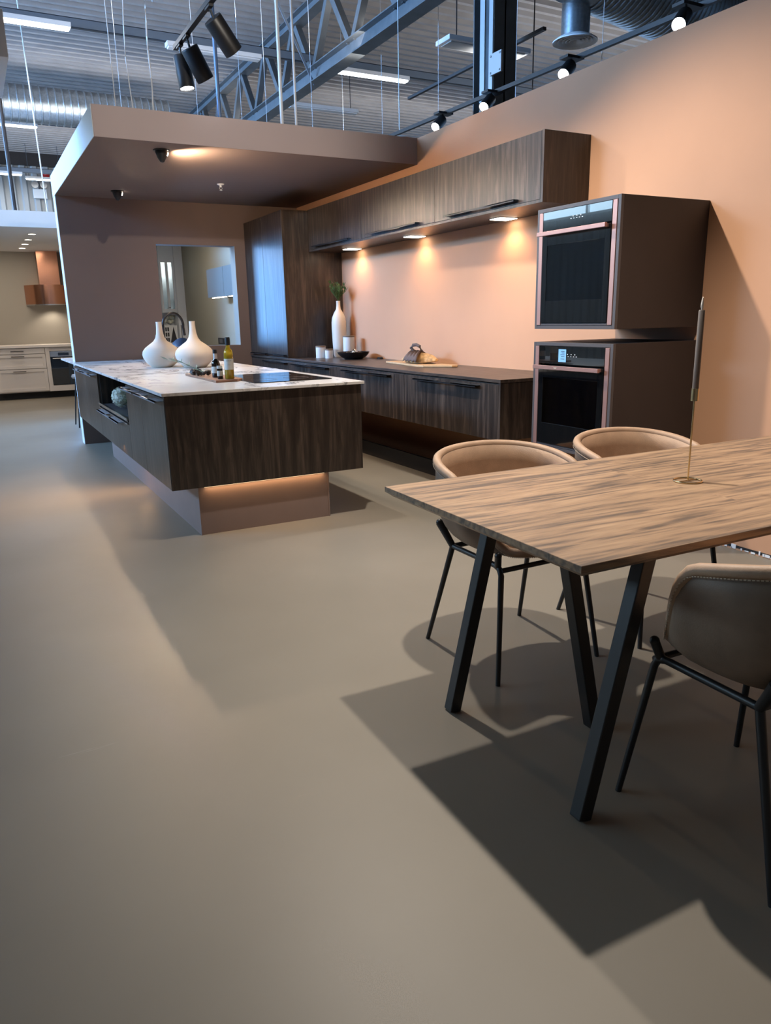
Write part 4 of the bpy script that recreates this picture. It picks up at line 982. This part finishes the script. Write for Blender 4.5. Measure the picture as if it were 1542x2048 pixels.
# ================================================================ ROOM BEHIND THE OPENING
for k, (y0, y1) in enumerate(((10.96, 11.80), (10.12, 10.955))):
    t = thing('grey_wall_cabinet', (3.45, (y0+y1)/2, 1.645), ('left' if k == 0 else 'right') + ' grey wall cabinet seen through the wall opening', 'cabinet', 'grey wall cabinets behind the opening')
    MB().box(3.32, WX-.001, y0, y1, 1.645, 2.055).build('body', 'greycab', t)
    MB().box(3.30, 3.319, y0+.002, y1-.002, 1.645, 2.055).build('door', 'greycab', t, bevel=.001)
    MB().box(3.34, 3.37, y0+.08, y1-.08, 1.635, 1.644).build('light_strip', 'ledc', t)
light('grey_cabinet_light', 'AREA', (3.40, 11.3, 1.63), (3.45, 11.3, 0), WARM, 3.0, .05, .9)
light('grey_cabinet_light', 'AREA', (3.46, 11.3, 2.07), (3.55, 11.3, 3), WARM, 3.0, .05, .8)
so_ = thing('socket_plate', (WX-.002, 12.2, .93), 'black double socket plate on the olive wall behind the opening', 'socket')
MB().box(WX-.012, WX-.001, 11.90, 12.52, .93, 1.03).build('plate', 'blacklam', so_, bevel=.002)
MB().box(WX-.014, WX-.0122, 11.98, 12.16, .95, 1.01).box(WX-.014, WX-.0122, 12.26, 12.44, .95, 1.01).build('insert', 'boxedge', so_)
tw_ = thing('white_tall_cabinet', (3.54, 14.7, 0), 'tall white cabinet in the corner seen through the opening', 'cabinet')
MB().box(3.47, WX-.001, 14.52, 14.89, .1, 2.64).build('body', 'whitepaint', tw_, bevel=.002)
MB().box(3.475, WX-.004, 14.50, 14.518, .12, 2.62).build('door', 'white', tw_)
MB().tube([(3.50, 14.48, .90), (3.50, 14.48, 1.24)], .008, 6).tube([(3.50, 14.48, .92), (3.50, 14.50, .92)], .005, 6).tube([(3.50, 14.48, 1.22), (3.50, 14.50, 1.22)], .005, 6).build('handle', 'chrome', tw_)
gc = thing('glass_cabinet', (3.33, 14.7, 1.47), 'white glass-door wall cabinet with warm light, seen through the opening', 'cabinet')
gb = MB(); gx0, gx1, gy = 3.19, 3.465, 14.52
gb.box(gx0, gx1, gy, 14.89, 1.468, 1.535).box(gx0, gx1, gy, 14.89, 2.355, 2.64).box(gx0, gx0+.04, gy, 14.89, 1.535, 2.355).box(gx1-.04, gx1, gy, 14.89, 1.535, 2.355).box(3.306, 3.350, gy, gy+.03, 1.535, 2.355).box(gx0, gx1, 14.87, 14.89, 1.535, 2.355)
gb.build('body', 'whitepaint', gc)
MB().box(gx0+.04, 3.306, gy+.01, gy+.016, 1.535, 2.355).box(3.350, gx1-.04, gy+.01, gy+.016, 1.535, 2.355).build('glass', 'ovenpane', gc)
MB().box(gx0+.041, gx1-.041, gy+.05, gy+.07, 2.335, 2.35).build('light_strip', 'glow', gc)
light('glass_cabinet_light', 'POINT', (3.33, 14.7, 2.2), (0, 0, 0), WARM, 2.5, .04)
MB().cyl((3.318, gy-.008, 1.56), .008, .012, (0, -1, 0), 8).cyl((3.340, gy-.008, 1.56), .008, .012, (0, -1, 0), 8).build('knobs', 'darksteel', gc)
lc = thing('low_white_cabinet', (3.0, 14.6, 0), 'low white cabinet below the glass cabinet, seen through the opening', 'cabinet')
MB().box(2.5, 3.46, 14.40, 14.89, .08, .88).build('body', 'whitepaint', lc); MB().box(2.48, 3.465, 14.38, 14.89, .881, .91).build('top', 'whitepaint', lc)
pc = thing('picture_block', (3.34, 14.6, .91), 'black and white picture leaning on the low white cabinet', 'picture')
MB().box(3.21, 3.45, 14.60, 14.62, .911, 1.235).build('panel', 'canister', pc)
pm = MB()
for k in range(3):
    for q in range(2): pm.box(3.225+q*.04, 3.255+q*.04, 14.597, 14.5995, .94+k*.095, 1.012+k*.095)
pm.ext([(3.31, .925), (3.44, .925), (3.38, 1.21)], 1, 14.596, 14.5995).build('print', 'darksteel', pc)
ps = MB()
for k in range(9): ps.blob((3.33+random.uniform(-.09, .09), 14.78, 1.31+random.uniform(-.05, .08)), random.uniform(.035, .055), 1, .2)
tag(ps.build('dried_bouquet', 'petal', smooth=True, loc=(3.33, 14.78, 1.25)), 'cream dried bouquet above the picture seen through the opening', 'flowers')
st2 = MB().cyl((3.33, 14.78, .911), .04, .34).build('bouquet_vase', 'canister', smooth=True, loc=(3.33, 14.78, .911)); tag(st2, 'white vase under the cream dried bouquet', 'vase')
for o in bpy.data.objects:
    if '_w' in o: del o['_w']
